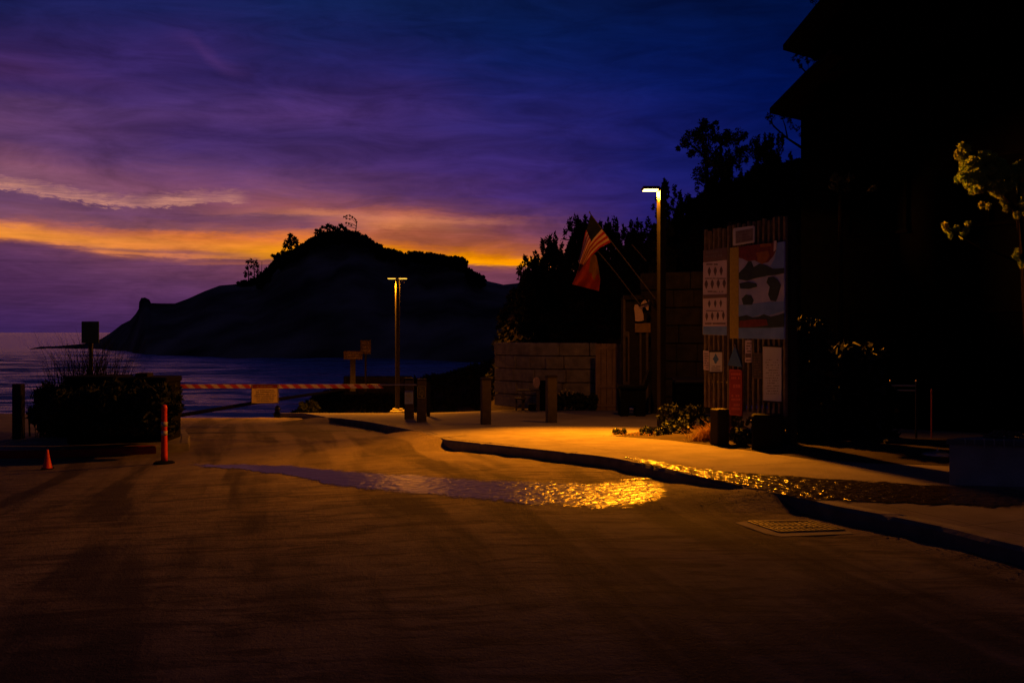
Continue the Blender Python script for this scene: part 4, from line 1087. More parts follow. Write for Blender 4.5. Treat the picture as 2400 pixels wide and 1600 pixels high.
b = MB(); b.tube([T(1370, 566, yf+.5)-L0, T(1404, 592, yf+.5)-L0, T(1444, 640, yf+.5)-L0, T(1502, 716, yf+.5)-L0], .010, 8); b.build('flagpole', M['wood'], root)
b = MB(); b.tube([T(1481, 573, 23), T(1496, 590, 23), T(1515, 612, 23)], .012, 6)
tag(b.build('bare_flagpole', M['wood']), 'short bare slanted pole on the bank left of the near street lamp', 'pole')
b = MB()

root = thing('flag_mast', 'dark square timber mast holding both slanted flagpoles', 'mast', (X_(1532, 22.2), 22.2, Side(X_(1532, 22.2), 22.2)))
L0 = Vector(root.location); hm_ = Z_(690, 22.2)-L0.z
b.box((0, 0, hm_/2), (.12, .12, hm_)); b.build('post', M['wood_dark'], root)
b = MB(); b.tube([Vector((0, -.05, hm_-.1)), T(1536, 700, yf)-L0], .02, 6); b.tube([Vector((0, -.02, hm_-.15)), T(1502, 716, yf+.5)-L0], .02, 6); b.build('bracket', M['metal_dark'], root)

# ---------------------------------------------------------------- notice fence
FA = Vector((X_(1652, 15.2), 15.2, 0)); FB = Vector((X_(1845, 13.35), 13.35, 0))
FD = (FB-FA); FL = FD.length; FD.normalize(); FAng = math.atan2(FD.y, FD.x); FN = Vector((FD.y, -FD.x, 0))
if FN.y > 0: FN = -FN
def fence_pt(px, py, off=0.0):
    """point of the fence plane (pushed out by off) seen at px,py"""
    u = (px-HX)/F; A = FA+FN*off
    # A + d*FD ; x = u*y
    d = (u*A.y-A.x)/(FD.x-u*FD.y)
    y = A.y+d*FD.y; return d, y, Z_(py, y)
root = thing('slatted_fence', 'tall slatted timber fence carrying the notices and mural', 'fence', (FA.x, FA.y, 0), FAng)
def bx(b, d0, d1, z0, z1, out0, out1, mt=None):
    # local fence frame: x along, y = minus outwards
    b.box(((d0+d1)/2, -(out0+out1)/2, (z0+z1)/2), (d1-d0, abs(out1-out0), z1-z0), mt)
# check sign of outward direction: local -Y should equal FN
nl = 17
for i in range(nl):
    px = 1656+(1842-1656)*((i/(nl-1))**1.06)
    d, y, _ = fence_pt(px, 700)
    py0 = 541-(px-1656)*.19; py1 = 953+(px-1656)*.115
    b = MB(); wS = .048; bx(b, d-wS/2, d+wS/2, Z_(py1, y), Z_(py0, y)+random.uniform(-.02, .02), -.01, .03); b.build('slat', M['slat'], root)
b = MB()
for py_ in (600, 760, 900):
    d0, ya, za = fence_pt(1654, py_); bx(b, 0, FL, za-.05, za+.05, -.07, -.012)
b.build('rail', M['wood_dark'], root)
for px_ in (1700, 1838):
    d, y, _ = fence_pt(px_, 700); b = MB(); bx(b, d-.05, d+.05, Side(FA.x+FD.x*d, y), Z_(520, y), -.17, -.072); b.build('post', M['wood_dark'], root)

def fsign(name, label, cat, pts, out, mt, thick=.012, parts=None, group=None):
    """pts: four picture corners TL,TR,BR,BL laid on the fence plane"""
    out += .035
    c = [fence_pt(a, b_, out) for a, b_ in pts]
    d0 = sum(q[0] for q in c)/4; zm = min(q[2] for q in c)
    root = thing(name, label, cat, (0, 0, 0), FAng, group)
    o_ = FA+FD*d0+FN*out; root.location = (o_.x, o_.y, zm)
    def loc(a, b_, e=0.0):
        d, y, z = fence_pt(a, b_, out+e); return Vector((d-d0, -e, z-zm))
    def poly(b, L, e, mt_, th=.003):
        vf = [loc(a, b_, e) for a, b_ in L]; vb = [v+Vector((0, th, 0)) for v in vf]; n = len(L)
        b.add(vf+vb, [tuple(range(n)), tuple(range(2*n-1, n-1, -1))]+[(i, n+i, n+(i+1) % n, (i+1) % n) for i in range(n)], mt_)
    b = MB(); poly(b, pts, 0, None, thick); pan = b.build('panel', mt, root)
    return root, pan, poly, loc
def build_poly(name, L, e, mt, parent, poly):
    b = MB(); 
    for l in L: poly(b, l, e, None)
    return b.build(name, mt, parent)
def rect(a, b_, c, d): return [(a, b_), (c, b_), (c, d), (a, d)]
def strokes(x0, x1, y0, y1, rows_, hfrac, seed, skew=0.0, dens=.85):
    r = random.Random(seed); L = []; dy = (y1-y0)/rows_
    for i in range(rows_):
        yy = y0+dy*(i+.5); x = x0+r.uniform(0, .1)*(x1-x0); e_ = x1-r.uniform(0, .15)*(x1-x0)
        while x < e_:
            w_ = dy*hfrac*r.uniform(.5, 1.1)
            if r.random() < dens: L.append([(x, yy-dy*hfrac/2+skew*(x-x0)), (x+w_*.8, yy-dy*hfrac/2+skew*(x-x0)), (x+w_*.8, yy+dy*hfrac/2+skew*(x-x0)), (x, yy+dy*hfrac/2+skew*(x-x0))])
            x += w_
    return L
# small sign at the top
r_, pan, poly, _ = fsign('small_top_sign', 'small pale sign with faded lettering at the top of the notice fence', 'sign', [(1718, 538), (1720, 535), (1765, 529), (1768, 531), (1768, 568), (1720, 576), (1718, 574)], .03, M['sign_white'])
build_poly('blue_field', [[(1724, 542), (1764, 535), (1764, 564), (1724, 571)]], .004, M['sign_grey'], pan, poly)
build_poly('lettering', strokes(1730, 1760, 542, 568, 4, .4, 3, -.15), .006, M['ink_mid'], pan, poly)
# header and chart
r_, pan, poly, _ = fsign('header_board', 'dark purple header board above the fish chart', 'sign', [(1648, 587), (1703, 580), (1703, 608), (1648, 614)], .0, M['ink_mid'])
build_poly('lettering', strokes(1653, 1699, 588, 606, 2, .6, 8, -.1), .004, M['sign_grey'], pan, poly)
r_, pan, poly, _ = fsign('chart_board', 'tall pink-white chart with rows of dark leaf-shaped figures', 'sign', [(1648, 615), (1703, 609), (1703, 786), (1647, 784)], .001, M['sign_pink'])
L = []
def loz(cx, cy, w_, h): return [(cx, cy-h), (cx+w_*.8, cy-h*.45), (cx+w_, cy), (cx+w_*.5, cy+h*.5), (cx, cy+h), (cx-w_*.5, cy+h*.5), (cx-w_, cy), (cx-w_*.8, cy-h*.45)]
for (yy, xs_, w_, h) in ((637, (1662, 1676, 1690), 3.6, 11), (667, (1655, 1669, 1683, 1697), 3.8, 11), (713, (1662, 1676, 1689), 2.8, 9), (742, (1656, 1669, 1682, 1695), 3, 10)):
    for q in xs_: L.append(loz(q, yy-(q-1650)*.05, w_, h))
build_poly('leaf_figures', L, .004, M['ink'], pan, poly)
build_poly('band', [[(1648, 691), (1703, 689), (1703, 697), (1648, 700)]], .0045, M['ink_mid'], pan, poly)
build_poly('lettering', strokes(1652, 1686, 617, 622, 1, .6, 2)+strokes(1651, 1700, 650, 655, 1, .4, 4)+strokes(1651, 1700, 680, 686, 1, .4, 5)+strokes(1651, 1700, 726, 731, 1, .4, 6)+strokes(1651, 1700, 754, 762, 1, .4, 7), .005, M['ink_mid'], pan, poly)
build_poly('footer', [[(1648, 765), (1703, 765), (1703, 785.5), (1647.5, 783.5)]], .005, M['blue_l'], pan, poly)
# mural
r_, pan, poly, _ = fsign('painted_mural', 'large painted mural of mountains, water and an orange sun on the right of the fence', 'mural', [(1710, 581), (1838, 566), (1838, 795), (1710, 793)], .015, M['sky_paint'], .02)
build_poly('yellow_margin', [[(1710, 581), (1731, 578.5), (1731, 793.4), (1710, 793)]], .005, M['gold'], pan, poly)
build_poly('red_sky', [[(1731, 578), (1822, 567.5), (1819, 585), (1812, 600), (1800, 614), (1785, 618), (1768, 610), (1752, 612), (1740, 606), (1731, 604)]], .004, M['maroon'], pan, poly)
build_poly('sun', [[(1772, 592), (1800, 588), (1804, 600), (1796, 612), (1786, 619), (1776, 612)], [(1780, 572), (1806, 569.5), (1808, 577), (1782, 580)]], .006, M['sunset'], pan, poly)
build_poly('blue_wash', [[(1822, 568), (1838, 566.5), (1838, 640), (1828, 628), (1812, 630), (1806, 622), (1816, 606)], [(1731, 715), (1760, 712), (1800, 708), (1838, 706), (1838, 728), (1800, 740), (1780, 738), (1764, 742), (1731, 741)], [(1731, 768), (1838, 765), (1838, 794.5), (1731, 793)]], .0042, M['blue_l'], pan, poly)
build_poly('dark_mountains', [[(1731, 640), (1745, 626), (1754, 612), (1760, 612), (1766, 626), (1780, 618), (1796, 622), (1812, 630), (1838, 628), (1838, 640), (1820, 644), (1800, 646), (1770, 652), (1750, 658), (1731, 654)],
    [(1733, 664), (1752, 660), (1772, 664), (1774, 672), (1755, 677), (1735, 676)], [(1738, 700), (1748, 690), (1760, 692), (1766, 704), (1762, 714), (1742, 714)],
    [(1800, 650), (1812, 648), (1822, 655), (1830, 668), (1824, 690), (1818, 706), (1806, 704), (1800, 690), (1804, 672), (1796, 662)],
    [(1731, 742), (1750, 738), (1764, 744), (1778, 742), (1790, 736), (1806, 742), (1824, 738), (1838, 733), (1838, 766), (1800, 768), (1731, 768)]], .0062, M['teal'], pan, poly)
build_poly('red_ground', [[(1733, 752), (1770, 748), (1796, 748), (1800, 762), (1770, 766), (1733, 767)]], .008, M['maroon'], pan, poly)
build_poly('edge_mark', [[(1814, 564.5), (1820, 563.8), (1819, 584), (1813, 590)]], .009, M['sign_pink'], pan, poly)
# lower notices
r_, pan, poly, _ = fsign('paper_notice', 'narrow pale notice at the lower left edge of the fence', 'notice', [(1648, 821), (1661, 822), (1661, 868), (1649, 866)], .0, M['sign_pink'])
build_poly('lettering', strokes(1650, 1660, 826, 864, 7, .35, 21), .004, M['ink_mid'], pan, poly)
r_, pan, poly, _ = fsign('emblem_notice', 'square white notice with a dark leafy emblem in the middle', 'notice', rect(1663, 824, 1692, 872), .001, M['sign_white'])
build_poly('emblem', [[(1677, 828), (1681, 836), (1684, 842), (1681, 846), (1678, 852), (1675, 851), (1673, 845), (1670, 841), (1674, 835)]], .004, M['blue'], pan, poly)
build_poly('lettering', strokes(1667, 1689, 856, 869, 3, .35, 22), .004, M['ink_mid'], pan, poly)
build_poly('clip_rail', [rect(1662, 822, 1693, 825), rect(1662, 871, 1693, 874)], .006, M['wood_dark'], pan, poly)
r_, pan, poly, _ = fsign('triangle_pennant', 'blue triangle hung on cords over the red sign', 'pennant', [(1722, 813), (1725, 818), (1739, 860), (1705, 856), (1719, 817)], .02, M['blue'])
build_poly('cord', [[(1721.5, 806), (1722.5, 806), (1726, 820), (1725, 820)], [(1721.5, 806), (1722.5, 806), (1719, 820), (1718, 820)]], .0, M['galv'], r_, poly)
r_, pan, poly, _ = fsign('red_warning_sign', 'tall red sign with paler red lettering hanging under the blue triangle', 'sign', [(1709, 866), (1711, 864.5), (1736, 866.5), (1739, 869), (1739, 973), (1737, 975), (1711, 972), (1709, 970)], .02, M['sign_red'])
build_poly('lettering', strokes(1713, 1736, 872, 890, 2, .6, 31)+strokes(1713, 1735, 899, 910, 1, .7, 32)+strokes(1713, 1735, 923, 940, 2, .6, 33)+strokes(1713, 1735, 944, 962, 2, .6, 34), .004, M['sign_red_l'], pan, poly)
build_poly('border', [rect(1710.5, 867, 1737.5, 868.3), [(1710.5, 970), (1737.5, 972), (1737.5, 973.2), (1710.5, 971.2)], rect(1710, 868, 1711, 970), rect(1737, 868, 1738, 972)], .005, M['sign_red_l'], pan, poly)
r_, pan, poly, _ = fsign('narrow_sign', 'narrow white sign with a black box, under the mural', 'sign', rect(1746, 797, 1761, 849), .0, M['sign_pink'])
build_poly('black_box', [rect(1747, 828, 1760, 838)], .004, M['ink'], pan, poly); build_poly('lettering', strokes(1748, 1760, 801, 826, 4, .5, 41)+strokes(1748, 1760, 841, 847, 1, .6, 42), .004, M['ink_mid'], pan, poly)
r_, pan, poly, _ = fsign('dark_sign', 'small dark sign between the narrow white one and the tall sheet', 'sign', [(1763, 826), (1785, 827), (1785, 888), (1763, 886)], .0, M['sign_dark'])
build_poly('border', [rect(1763.5, 827, 1784.5, 828.3), rect(1763.5, 885, 1784.5, 886.3)], .004, M['slat'], pan, poly); build_poly('lettering', strokes(1766, 1782, 833, 880, 8, .35, 45, dens=.6), .004, M['ink_mid'], pan, poly)
r_, pan, poly, _ = fsign('tall_notice', 'tall pale sheet between clip rails at the lower right of the fence', 'notice', [(1788, 811), (1831, 813), (1831, 942), (1789, 938)], .001, M['sign_white'])
build_poly('lettering', strokes(1794, 1826, 840, 925, 14, .28, 51, dens=.5), .004, M['ink_mid'], pan, poly)
build_poly('clip_rail', [[(1787, 809), (1832, 811), (1832, 814), (1787, 812)], [(1788, 938), (1832, 941), (1832, 944.5), (1788, 941.5)]], .006, M['wood_dark'], pan, poly)

# stout posts in front of the fence and boulder
y = 13.9; s = y/F; x = X_(1691, y); z0 = Side(x, y)-.05; hh = Z_(959, y)-z0
b = MB(); b.box((x, y+.12, z0+hh/2), (33*s, 33*s, hh), None, math.radians(22), .012); tag(b.build('stout_post', M['wood_dark']), 'stout square post in the dry grass below the red sign', 'post', 'stout posts at the fence foot')
x = X_(1802, 13.2); hh = Z_(972, 13.2)-z0; b = MB(); b.box((x, 13.3, z0+hh/2), (70/F*13.2, .3, hh), None, FAng*.2, .02); tag(b.build('planter_box', M['black']), 'long dark planter box at the right foot of the notice fence', 'planter')
p = P(1722, 1016, Side); b = MB(); prof = [(.02, .2), (.10, .19), (.17, .14), (.2, .06), (.21, 0), (.2, -.05)]; b.lathe((p.x, p.y+.5, p.z+.0), [(r_*.95, z_) for r_, z_ in reversed(prof)], 16)
o = b.build('boulder', M['concrete'], None, True); tag(o, 'rounded pale boulder lit beside the stout post', 'boulder')
for v in o.data.vertices: v.co += Vector((1, .7, .5))*.025*mnoise.noise(v.co*6)
# utility box by the wall
y = 20.8; s = y/F; x = X_(1612, y); z0 = Side(x, y)-.02; hh = Z_(893, y)-z0
root = thing('utility_cabinet', 'dark cabinet with sloping lid left of the notice fence', 'cabinet', (x, y, z0))
b = MB(); b.box((0, 0, hh/2), (64*s, .5, hh), None, 0, .02); b.build('body', M['shingle'], root)
b = MB(); b.box((0, -.02, hh+.03), (70*s, .56, .05), None, 0, .01, Matrix.Rotation(.12, 3, 'X')); b.build('lid', M['metal_dark'], root)

# ---------------------------------------------------------------- planting at the fence foot
def tuft(name, label, spots, y, leaf, size, n, rad=.05, cat='plant', up=.2, asp=2.0):
    x0, b0, _ = spots[0]; p = P(x0, 1020, Side); root_z = Side(X_(x0, y), y)
    cl = []
    for (a, b_, r_) in spots:
        q = T(a, b_, y); R_ = r_/F*y; cl.append((q.x, y+random.uniform(-.25, .25), max(q.z, root_z+.02), R_, R_*1.2, R_))
    return tag(fmesh(name, cl, size, n, M[leaf], None, asp, up), label, cat)
rr = random.Random(21)
tuft('leafy_plant', 'small lone green plant at the kerbside edge of the bed, left of the others', [(1453+rr.uniform(-12, 12), 1020-rr.uniform(0, 13), 4.5) for i in range(16)], 16.1, 'leaf', .028, 46)
tuft('leafy_plant', 'low green plant in the bed right under the near street lamp', [(1530+rr.uniform(-28, 18), 1026-rr.uniform(0, 20), 6) for i in range(30)], 15.8, 'leaf', .03, 46)
tuft('leafy_plant', 'bushier green plant between the lamp pole and the dry grass', [(1582+rr.uniform(-32, 34), 1026-rr.uniform(0, 42)*(1-abs(i-22)/60), 8) for i in range(46)], 15.9, 'leaf', .03, 50)
tuft('dark_shrub', 'dim shrub at the base of the cabinet beside the block wall', [(1600+rr.uniform(-50, 50), 1000-rr.uniform(0, 45), 10) for i in range(40)], 16.8, 'leaf_dark', .04, 50, cat='shrub')
tuft('leafy_plant', 'thin green sprig by the boulder below the red sign', [(1748+rr.uniform(-16, 14), 1000-rr.uniform(0, 26), 4) for i in range(14)], 14.3, 'leaf', .025, 22)
tuft('dark_shrub', 'dark tangle at the foot of the fence right of the boulder', [(1775+rr.uniform(-60, 80), 1045-rr.uniform(0, 40), 9) for i in range(60)], 13.8, 'leaf_dark', .035, 50, cat='shrub')
sp = []
for i in range(46):
    a = rr.uniform(1618, 1682); f = (a-1610)/75; y_ = 14.9-rr.random()*.5; x_ = X_(a, y_); sp.append((x_, y_, Side(x_, y_), .25+.9*f))
tag(blades('dry_grass', sp, .14, .34, 26, M['drygrass'], .05, .004, lean=.8, seed=9), 'bright dry orange grass heaped against the left of the stout post', 'dry grass', kind='stuff')
sp = []
for i in range(90):
    a = rr.uniform(1440, 1860); y_ = hit(a, 1022+max(0, a-1640)*.16, Side)[1]+rr.uniform(-.1, .35); x_ = X_(a, y_); sp.append((x_, y_, Side(x_, y_), rr.uniform(.2, .7)))
tag(blades('grass_litter', sp, .05, .16, 16, M['drygrass'], .09, .0035, lean=1.2, seed=10), 'short dry grass and litter along the edge of the planting bed', 'dry grass', kind='stuff')
# bed soil between paving and building
bedpts = [(1440, 1022), (1560, 1030), (1700, 1048), (1800, 1062), (1900, 1076), (2050, 1086), (2150, 1088), (2230, 1092)]
fr = [hit(a, b_, Side) for a, b_ in bedpts]; fr.append((fr[-1][0]+8, fr[-1][1]-.3))
mb = MB(); rows = []
for k, (x_, y_) in enumerate(fr):
    sk = max(0, 3-k)*.24+.1; rows.append([(x_+sk*t_*7, y_+t_*7, Side(x_+sk*t_*7, y_+t_*7)+.006+.05*sm(t_, 0, .15)) for t_ in (0, .03, .08, .15, .3, .45)])
mb.grid(rows); struct(mb.build('planting_bed', M['earth'], smooth=True))
# dark shrubs in front of the building
def big_shrub(label, cx, top, base, hw, y, leaf, size, n, cnt, seed):
    r = random.Random(seed); root = thing('broadleaf_shrub', label, 'shrub', (X_(cx, y), y, Side(X_(cx, y), y)), 0, 'dark shrubs in front of the building'); s = y/F
    hh = Z_(top, y)-root.location.z; cl = []
    for i in range(cnt):
        v = r.random(); a = r.uniform(-1, 1)*math.sqrt(max(0, 1-(v*.9)**2)); cl.append((a*hw*s, r.uniform(-.4, .4)*hw*s, v*hh, .16, .16, .13))
    fmesh('foliage', cl, size, n, M[leaf], root, 2.4, .1, np.random.default_rng(seed))
    b = MB()
    for i in range(5): b.tube([(r.uniform(-.1, .1), r.uniform(-.1, .1), -.05), (r.uniform(-.5, .5)*hw*s, r.uniform(-.2, .2), hh*.6)], [.03, .012], 5)
    b.build('stems', M['bark'], root)
big_shrub('tall dark shrub right of the notice fence', 1890, 760, 1070, 62, 14.2, 'leaf_dark', .07, 60, 90, 61)
big_shrub('dark glossy-leaved shrub with a few catching light, mid bed', 2000, 820, 1075, 85, 14.6, 'leaf_gloss', .085, 45, 110, 62)
# the faintly lit branch high in the dark
clump_tree('dim_pine', 'pine half lost in the dark with one faintly lit spray above the mural', 'pine tree', 17.5, (1960, 1040),
    [(1945, 422, 8), (1956, 418, 9), (1968, 421, 9), (1980, 420, 10), (1988, 428, 9), (1972, 440, 10), (1960, 434, 8), (1984, 442, 8), (2044, 440, 6), (2036, 446, 5), (2116, 374, 4)],
    [[(1965, 1040, 9), (1968, 700, 7), (1970, 450, 4), (1966, 425, 1.5)], [(1969, 520, 3), (2040, 445, 1)], [(1969, 500, 3), (2116, 378, 1)]], 'leaf', 4.5, 40, depth=.2, fill=1, up=.4)
# lamp-lit pine at the right
cl = []
base = [(2252, 345), (2262, 350), (2270, 362), (2276, 375), (2268, 385), (2262, 392), (2308, 362), (2306, 375), (2300, 390), (2325, 378), (2344, 382), (2352, 392), (2360, 397), (2338, 398), (2384, 390), (2378, 402), (2392, 410), (2296, 385), (2290, 395), (2312, 402), (2318, 395),
        (2330, 405), (2300, 408), (2284, 402), (2290, 418), (2308, 418), (2322, 418), (2336, 416), (2350, 410), (2366, 412), (2380, 420), (2372, 432), (2334, 428), (2320, 432), (2306, 432), (2292, 434), (2284, 445), (2300, 445), (2324, 444), (2335, 440), (2340, 455), (2352, 440),
        (2250, 362), (2250, 415), (2260, 422), (2274, 428), (2358, 434), (2366, 436), (2396, 402), (2400, 440), (2396, 452), (2405, 470), (2396, 485), (2410, 495), (2415, 430), (2420, 450), (2430, 410), (2450, 440), (2440, 470), (2276, 410), (2264, 375)]
rr = random.Random(2)
base += [(rr_[0]*1.0, rr_[1]*1.0) for rr_ in [(2355+12*i, 470+9*((i*7) % 5)) for i in range(9)]]
base += [(a+5.5-11*((k*37) % 10)/9, b_+6-12*((k*53) % 7)/6) for k, (a, b_) in enumerate(base[4:54])]
for a, b_ in base:
    cl.append((a, b_, rr.uniform(6.5, 9)))
cl += [(2210, 530, 6), (2220, 536, 6), (2230, 540, 5), (2245, 534, 5), (2270, 526, 5), (2266, 540, 6), (2262, 552, 5), (2230, 552, 4), (2380, 600, 8), (2395, 590, 7), (2390, 620, 7), (2404, 610, 8), (2300, 480, 5), (2320, 483, 5)]
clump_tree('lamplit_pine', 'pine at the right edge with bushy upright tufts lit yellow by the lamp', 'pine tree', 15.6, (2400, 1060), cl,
    [[(2420, 1090, 16), (2412, 800, 12), (2400, 600, 9), (2385, 500, 6), (2340, 440, 3), (2300, 400, 1.5)], [(2385, 500, 4), (2390, 430, 2), (2384, 395, 1)], [(2340, 440, 2), (2330, 400, 1)], [(2400, 620, 4), (2300, 580, 2.5), (2215, 532, 1)], [(2300, 580, 1.5), (2268, 530, 1)],
     [(2340, 440, 2), (2280, 430, 1.4), (2252, 415, 1)], [(2320, 415, 1.4), (2275, 380, 1), (2255, 350, .8)], [(2412, 640, 4), (2440, 520, 3), (2440, 430, 1)]],
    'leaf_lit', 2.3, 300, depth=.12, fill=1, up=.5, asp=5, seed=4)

# ---------------------------------------------------------------- dark building
yb_ = 19.0; ang = -.89
root = thing('dark_building', 'tall black shingled building with stepped roofs filling the right side', 'building', (X_(1877, yb_), yb_, Side(X_(1877, yb_), yb_)-.05), ang)
bz0 = root.location.z
def lz(py): return Z_(py, yb_)-bz0
W_, D_ = 13.0, 6.0
def walls(b, x0, y0, x1, y1, z0, z1):
    b.add([(x0, y0, z0), (x1, y0, z0), (x1, y1, z0), (x0, y1, z0), (x0, y0, z1), (x1, y0, z1), (x1, y1, z1), (x0, y1, z1)], [(0, 1, 5, 4), (1, 2, 6, 5), (2, 3, 7, 6), (3, 0, 4, 7), (4, 5, 6, 7)])
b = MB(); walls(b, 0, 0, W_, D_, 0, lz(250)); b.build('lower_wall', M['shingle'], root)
def rake(name, prof, y0, y1):
    """roof slab: profile in local x/z (seen in outline from the front), run back from y0 to y1"""
    th = .10; n = len(prof); V_ = []
    for yy in (y0, y1):
        V_ += [(a, yy, c) for a, c in prof]+[(a, yy, c-th) for a, c in prof]
    fs = []
    for i in range(n-1):
        fs += [(i, i+1, 2*n+i+1, 2*n+i), (n+i+1, n+i, 3*n+i, 3*n+i+1), (n+i, n+i+1, i+1, i), (2*n+i, 2*n+i+1, 3*n+i+1, 3*n+i)]
    fs += [(0, 2*n, 3*n, n), (n-1, 2*n-1, 4*n-1, 3*n-1)]
    m_ = MB(); m_.add(V_, fs); return m_.build(name, M['roofing'], root)
rake('lower_roof', [(-.46, lz(250)), (.36, lz(182)), (.9, lz(182)+.3)], -.35, D_+.3)
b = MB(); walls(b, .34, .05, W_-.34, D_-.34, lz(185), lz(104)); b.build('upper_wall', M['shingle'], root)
rake('upper_roof', [(-.19, lz(107)), (W_/2, lz(107)+(W_/2+.19)*.80), (W_+.2, lz(107))], -.3, D_+.3)
b = MB(); gx = W_/2; gz_ = lz(104)
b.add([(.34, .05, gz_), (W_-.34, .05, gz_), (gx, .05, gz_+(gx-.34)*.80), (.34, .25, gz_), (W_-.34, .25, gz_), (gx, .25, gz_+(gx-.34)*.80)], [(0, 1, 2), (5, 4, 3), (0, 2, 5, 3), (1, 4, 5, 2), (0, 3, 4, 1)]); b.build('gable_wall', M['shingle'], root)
def window(x, z, w_, h, yy=0.0):
    fr_ = MB()
    for (cx, cz, a, c) in ((0, h/2, w_+.1, .06), (0, -h/2, w_+.1, .06), (-w_/2, 0, .06, h-.06), (w_/2, 0, .06, h-.06), (0, 0, .04, h-.06)): fr_.box((x+cx, yy-.03, z+cz), (a, .06, c))
    f = fr_.build('window', M['shingle'], root); g = MB(); g.box((x, yy-.012, z), (w_-.06, .02, h-.06)); g.build('pane', M['glass'], f)
for x in (1.6, 3.6, 5.6, 7.6): window(x, 1.6, 1.1, 1.1)
for x in (1.6, 3.6, 5.6, 7.6): window(x, 4.1, 1.1, 1.1)
# tiny dots given a glow of their own, handrail and fittings in the dark
b = MB()
root = thing('glow_dots', 'three pinprick glowing dots in a row on the dark building front', 'string lights', T(2162, 800, 17.9))
L0 = Vector(root.location)
b.tube([T(2120, 796, 17.9)-L0, T(2162, 803, 17.9)-L0, T(2200, 796, 17.9)-L0], .004, 4); b.build('cable', M['black'], root)
be = emis('pinprick_glow', (1, .45, .22), .9)
for a, c in ((2139.5, 802.5), (2167.5, 806), (2183.5, 802.5)):
    b = MB(); b.lathe(T(a, c, 17.85)-L0, [(.003, -.008), (.007, 0), (.003, .008)], 8); b.build('glow_dot', be, root)
y = 15.0; x = X_(2087, y); root = thing('handrail', 'thin metal handrail on two posts by the dark building', 'handrail', (x, y, Side(x, y))); hh = Z_(903, y)-root.location.z; wd = X_(2141, y)-x
b = MB(); b.tube([(0, 0, hh), (wd, -.1, hh)], .012, 6); b.tube([(0, 0, hh-.07), (wd, -.1, hh-.07)], .010, 6); b.build('rail', M['galv'], root)
for q in (0, 1):
    b = MB(); b.tube([(wd*q, -.1*q, -.05), (wd*q, -.1*q, hh+.06)], .016, 6); b.build('post', M['metal_dark'], root)
    b = MB(); b.lathe((wd*q, -.1*q, hh+.07), [(.004, -.02), (.02, 0), (.004, .02)], 8); b.build('knob', M['galv'], root)
b = MB(); b.lathe(T(2183.5, 916, 15.0), [(.012, -.03), (.02, -.01), (.012, .02), (.004, .035)], 10)
b.tube([T(2183.5, 917, 15.0), Vector((X_(2183.5, 15), 15.0, Side(X_(2183.5, 15), 15.0)))], .012, 5)
tag(b.build('garden_stake', mat('amber_cap', (.55, .10, .02), .4, .5)), 'thin stake with a small amber cap right of the handrail', 'garden stake')
# stone trough and fire pit by the block
x = X_(2106, 13.6); b = MB(); zt = Z_(1030, 13.6); z0 = Side(x, 13.6); b.box((x, 13.8, (z0+zt)/2), (58/F*13.6, .4, zt-z0), None, 0, .02); tag(b.build('stone_trough', M['block_dark']), 'dim squat stone trough left of the round fire pit', 'trough')
y = 11.9; s = y/F; x = X_(2200, y); z0 = Side(x, y)
root = thing('fire_pit', 'low round metal fire pit with knobbed lid, half behind the concrete block', 'fire pit', (x, y, z0))
hh = Z_(1066, y)-z0
b = MB(); b.lathe((0, 0, 0), [(44*s, 0), (46*s, .015), (40*s, .03), (36*s, hh*.6), (40*s, hh)], 28); b.build('bowl', M['metal_dark'], root, True)
b = MB(); b.lathe((0, 0, hh), [(37*s, 0), (37*s, .012), (30*s, .025), (4*s, .05), (.001, .05)], 28); b.build('lid', M['galv'], root, True)
b = MB(); b.lathe((-3*s, 0, hh+.05), [(3*s, 0), (2*s, 3*s), (1*s, 7*s)], 10); b.build('knob', M['galv'], root)
# big concrete block
x0, y0 = hit(2225, 1136, Side); s = y0/F; z0 = Side(x0, y0)-.02; hh = Z_(1031, y0)-z0
root = thing('concrete_block_seat', 'large rough concrete block seat on the paving at the right edge', 'concrete seat', (x0, y0, z0))
Bx, By = hit(2400, 1141, Side); dx, dy = (Bx-x0), (By-y0)
def prism(b, L, za, zb, mt=None):
    n = len(L); b.add([(p, q, za) for p, q in L]+[(p, q, zb) for p, q in L], [tuple(range(n-1, -1, -1)), tuple(range(n, 2*n))]+[(i, (i+1) % n, n+(i+1) % n, n+i) for i in range(n)], mt)
foot = [(0, 0), (dx*1.0, dy*1.0), (dx*2.6, dy*2.6), (dx*2.8, .75), (.95, .42), (.30, .14)]
b = MB(); prism(b, foot, 0, hh-.04); b.build('body', M['concrete_dark'], root)
b = MB(); prism(b, [(-.03, 0.0), (dx*1.0, dy-.03), (dx*2.6, dy*2.6-.03), (dx*2.8+.03, .78), (.95, .46), (.28, .16)], hh-.039, hh+.012); b.build('cap_slab', M['concrete'], root)
for k, a in enumerate((2262, 2284, 2307, 2330, 2353, 2376)):
    b = MB(); yq = y0+dy*(a-2226)/174; xx = X_(a, yq-.04)-x0; l_ = (.03, .035, .06, .035, .06, .04)[k]; b.box((xx, yq-y0-.04, hh-.02-l_/2+.03), (.011, .012, l_+.03)); b.build('edge_clip', M['galv'], root)
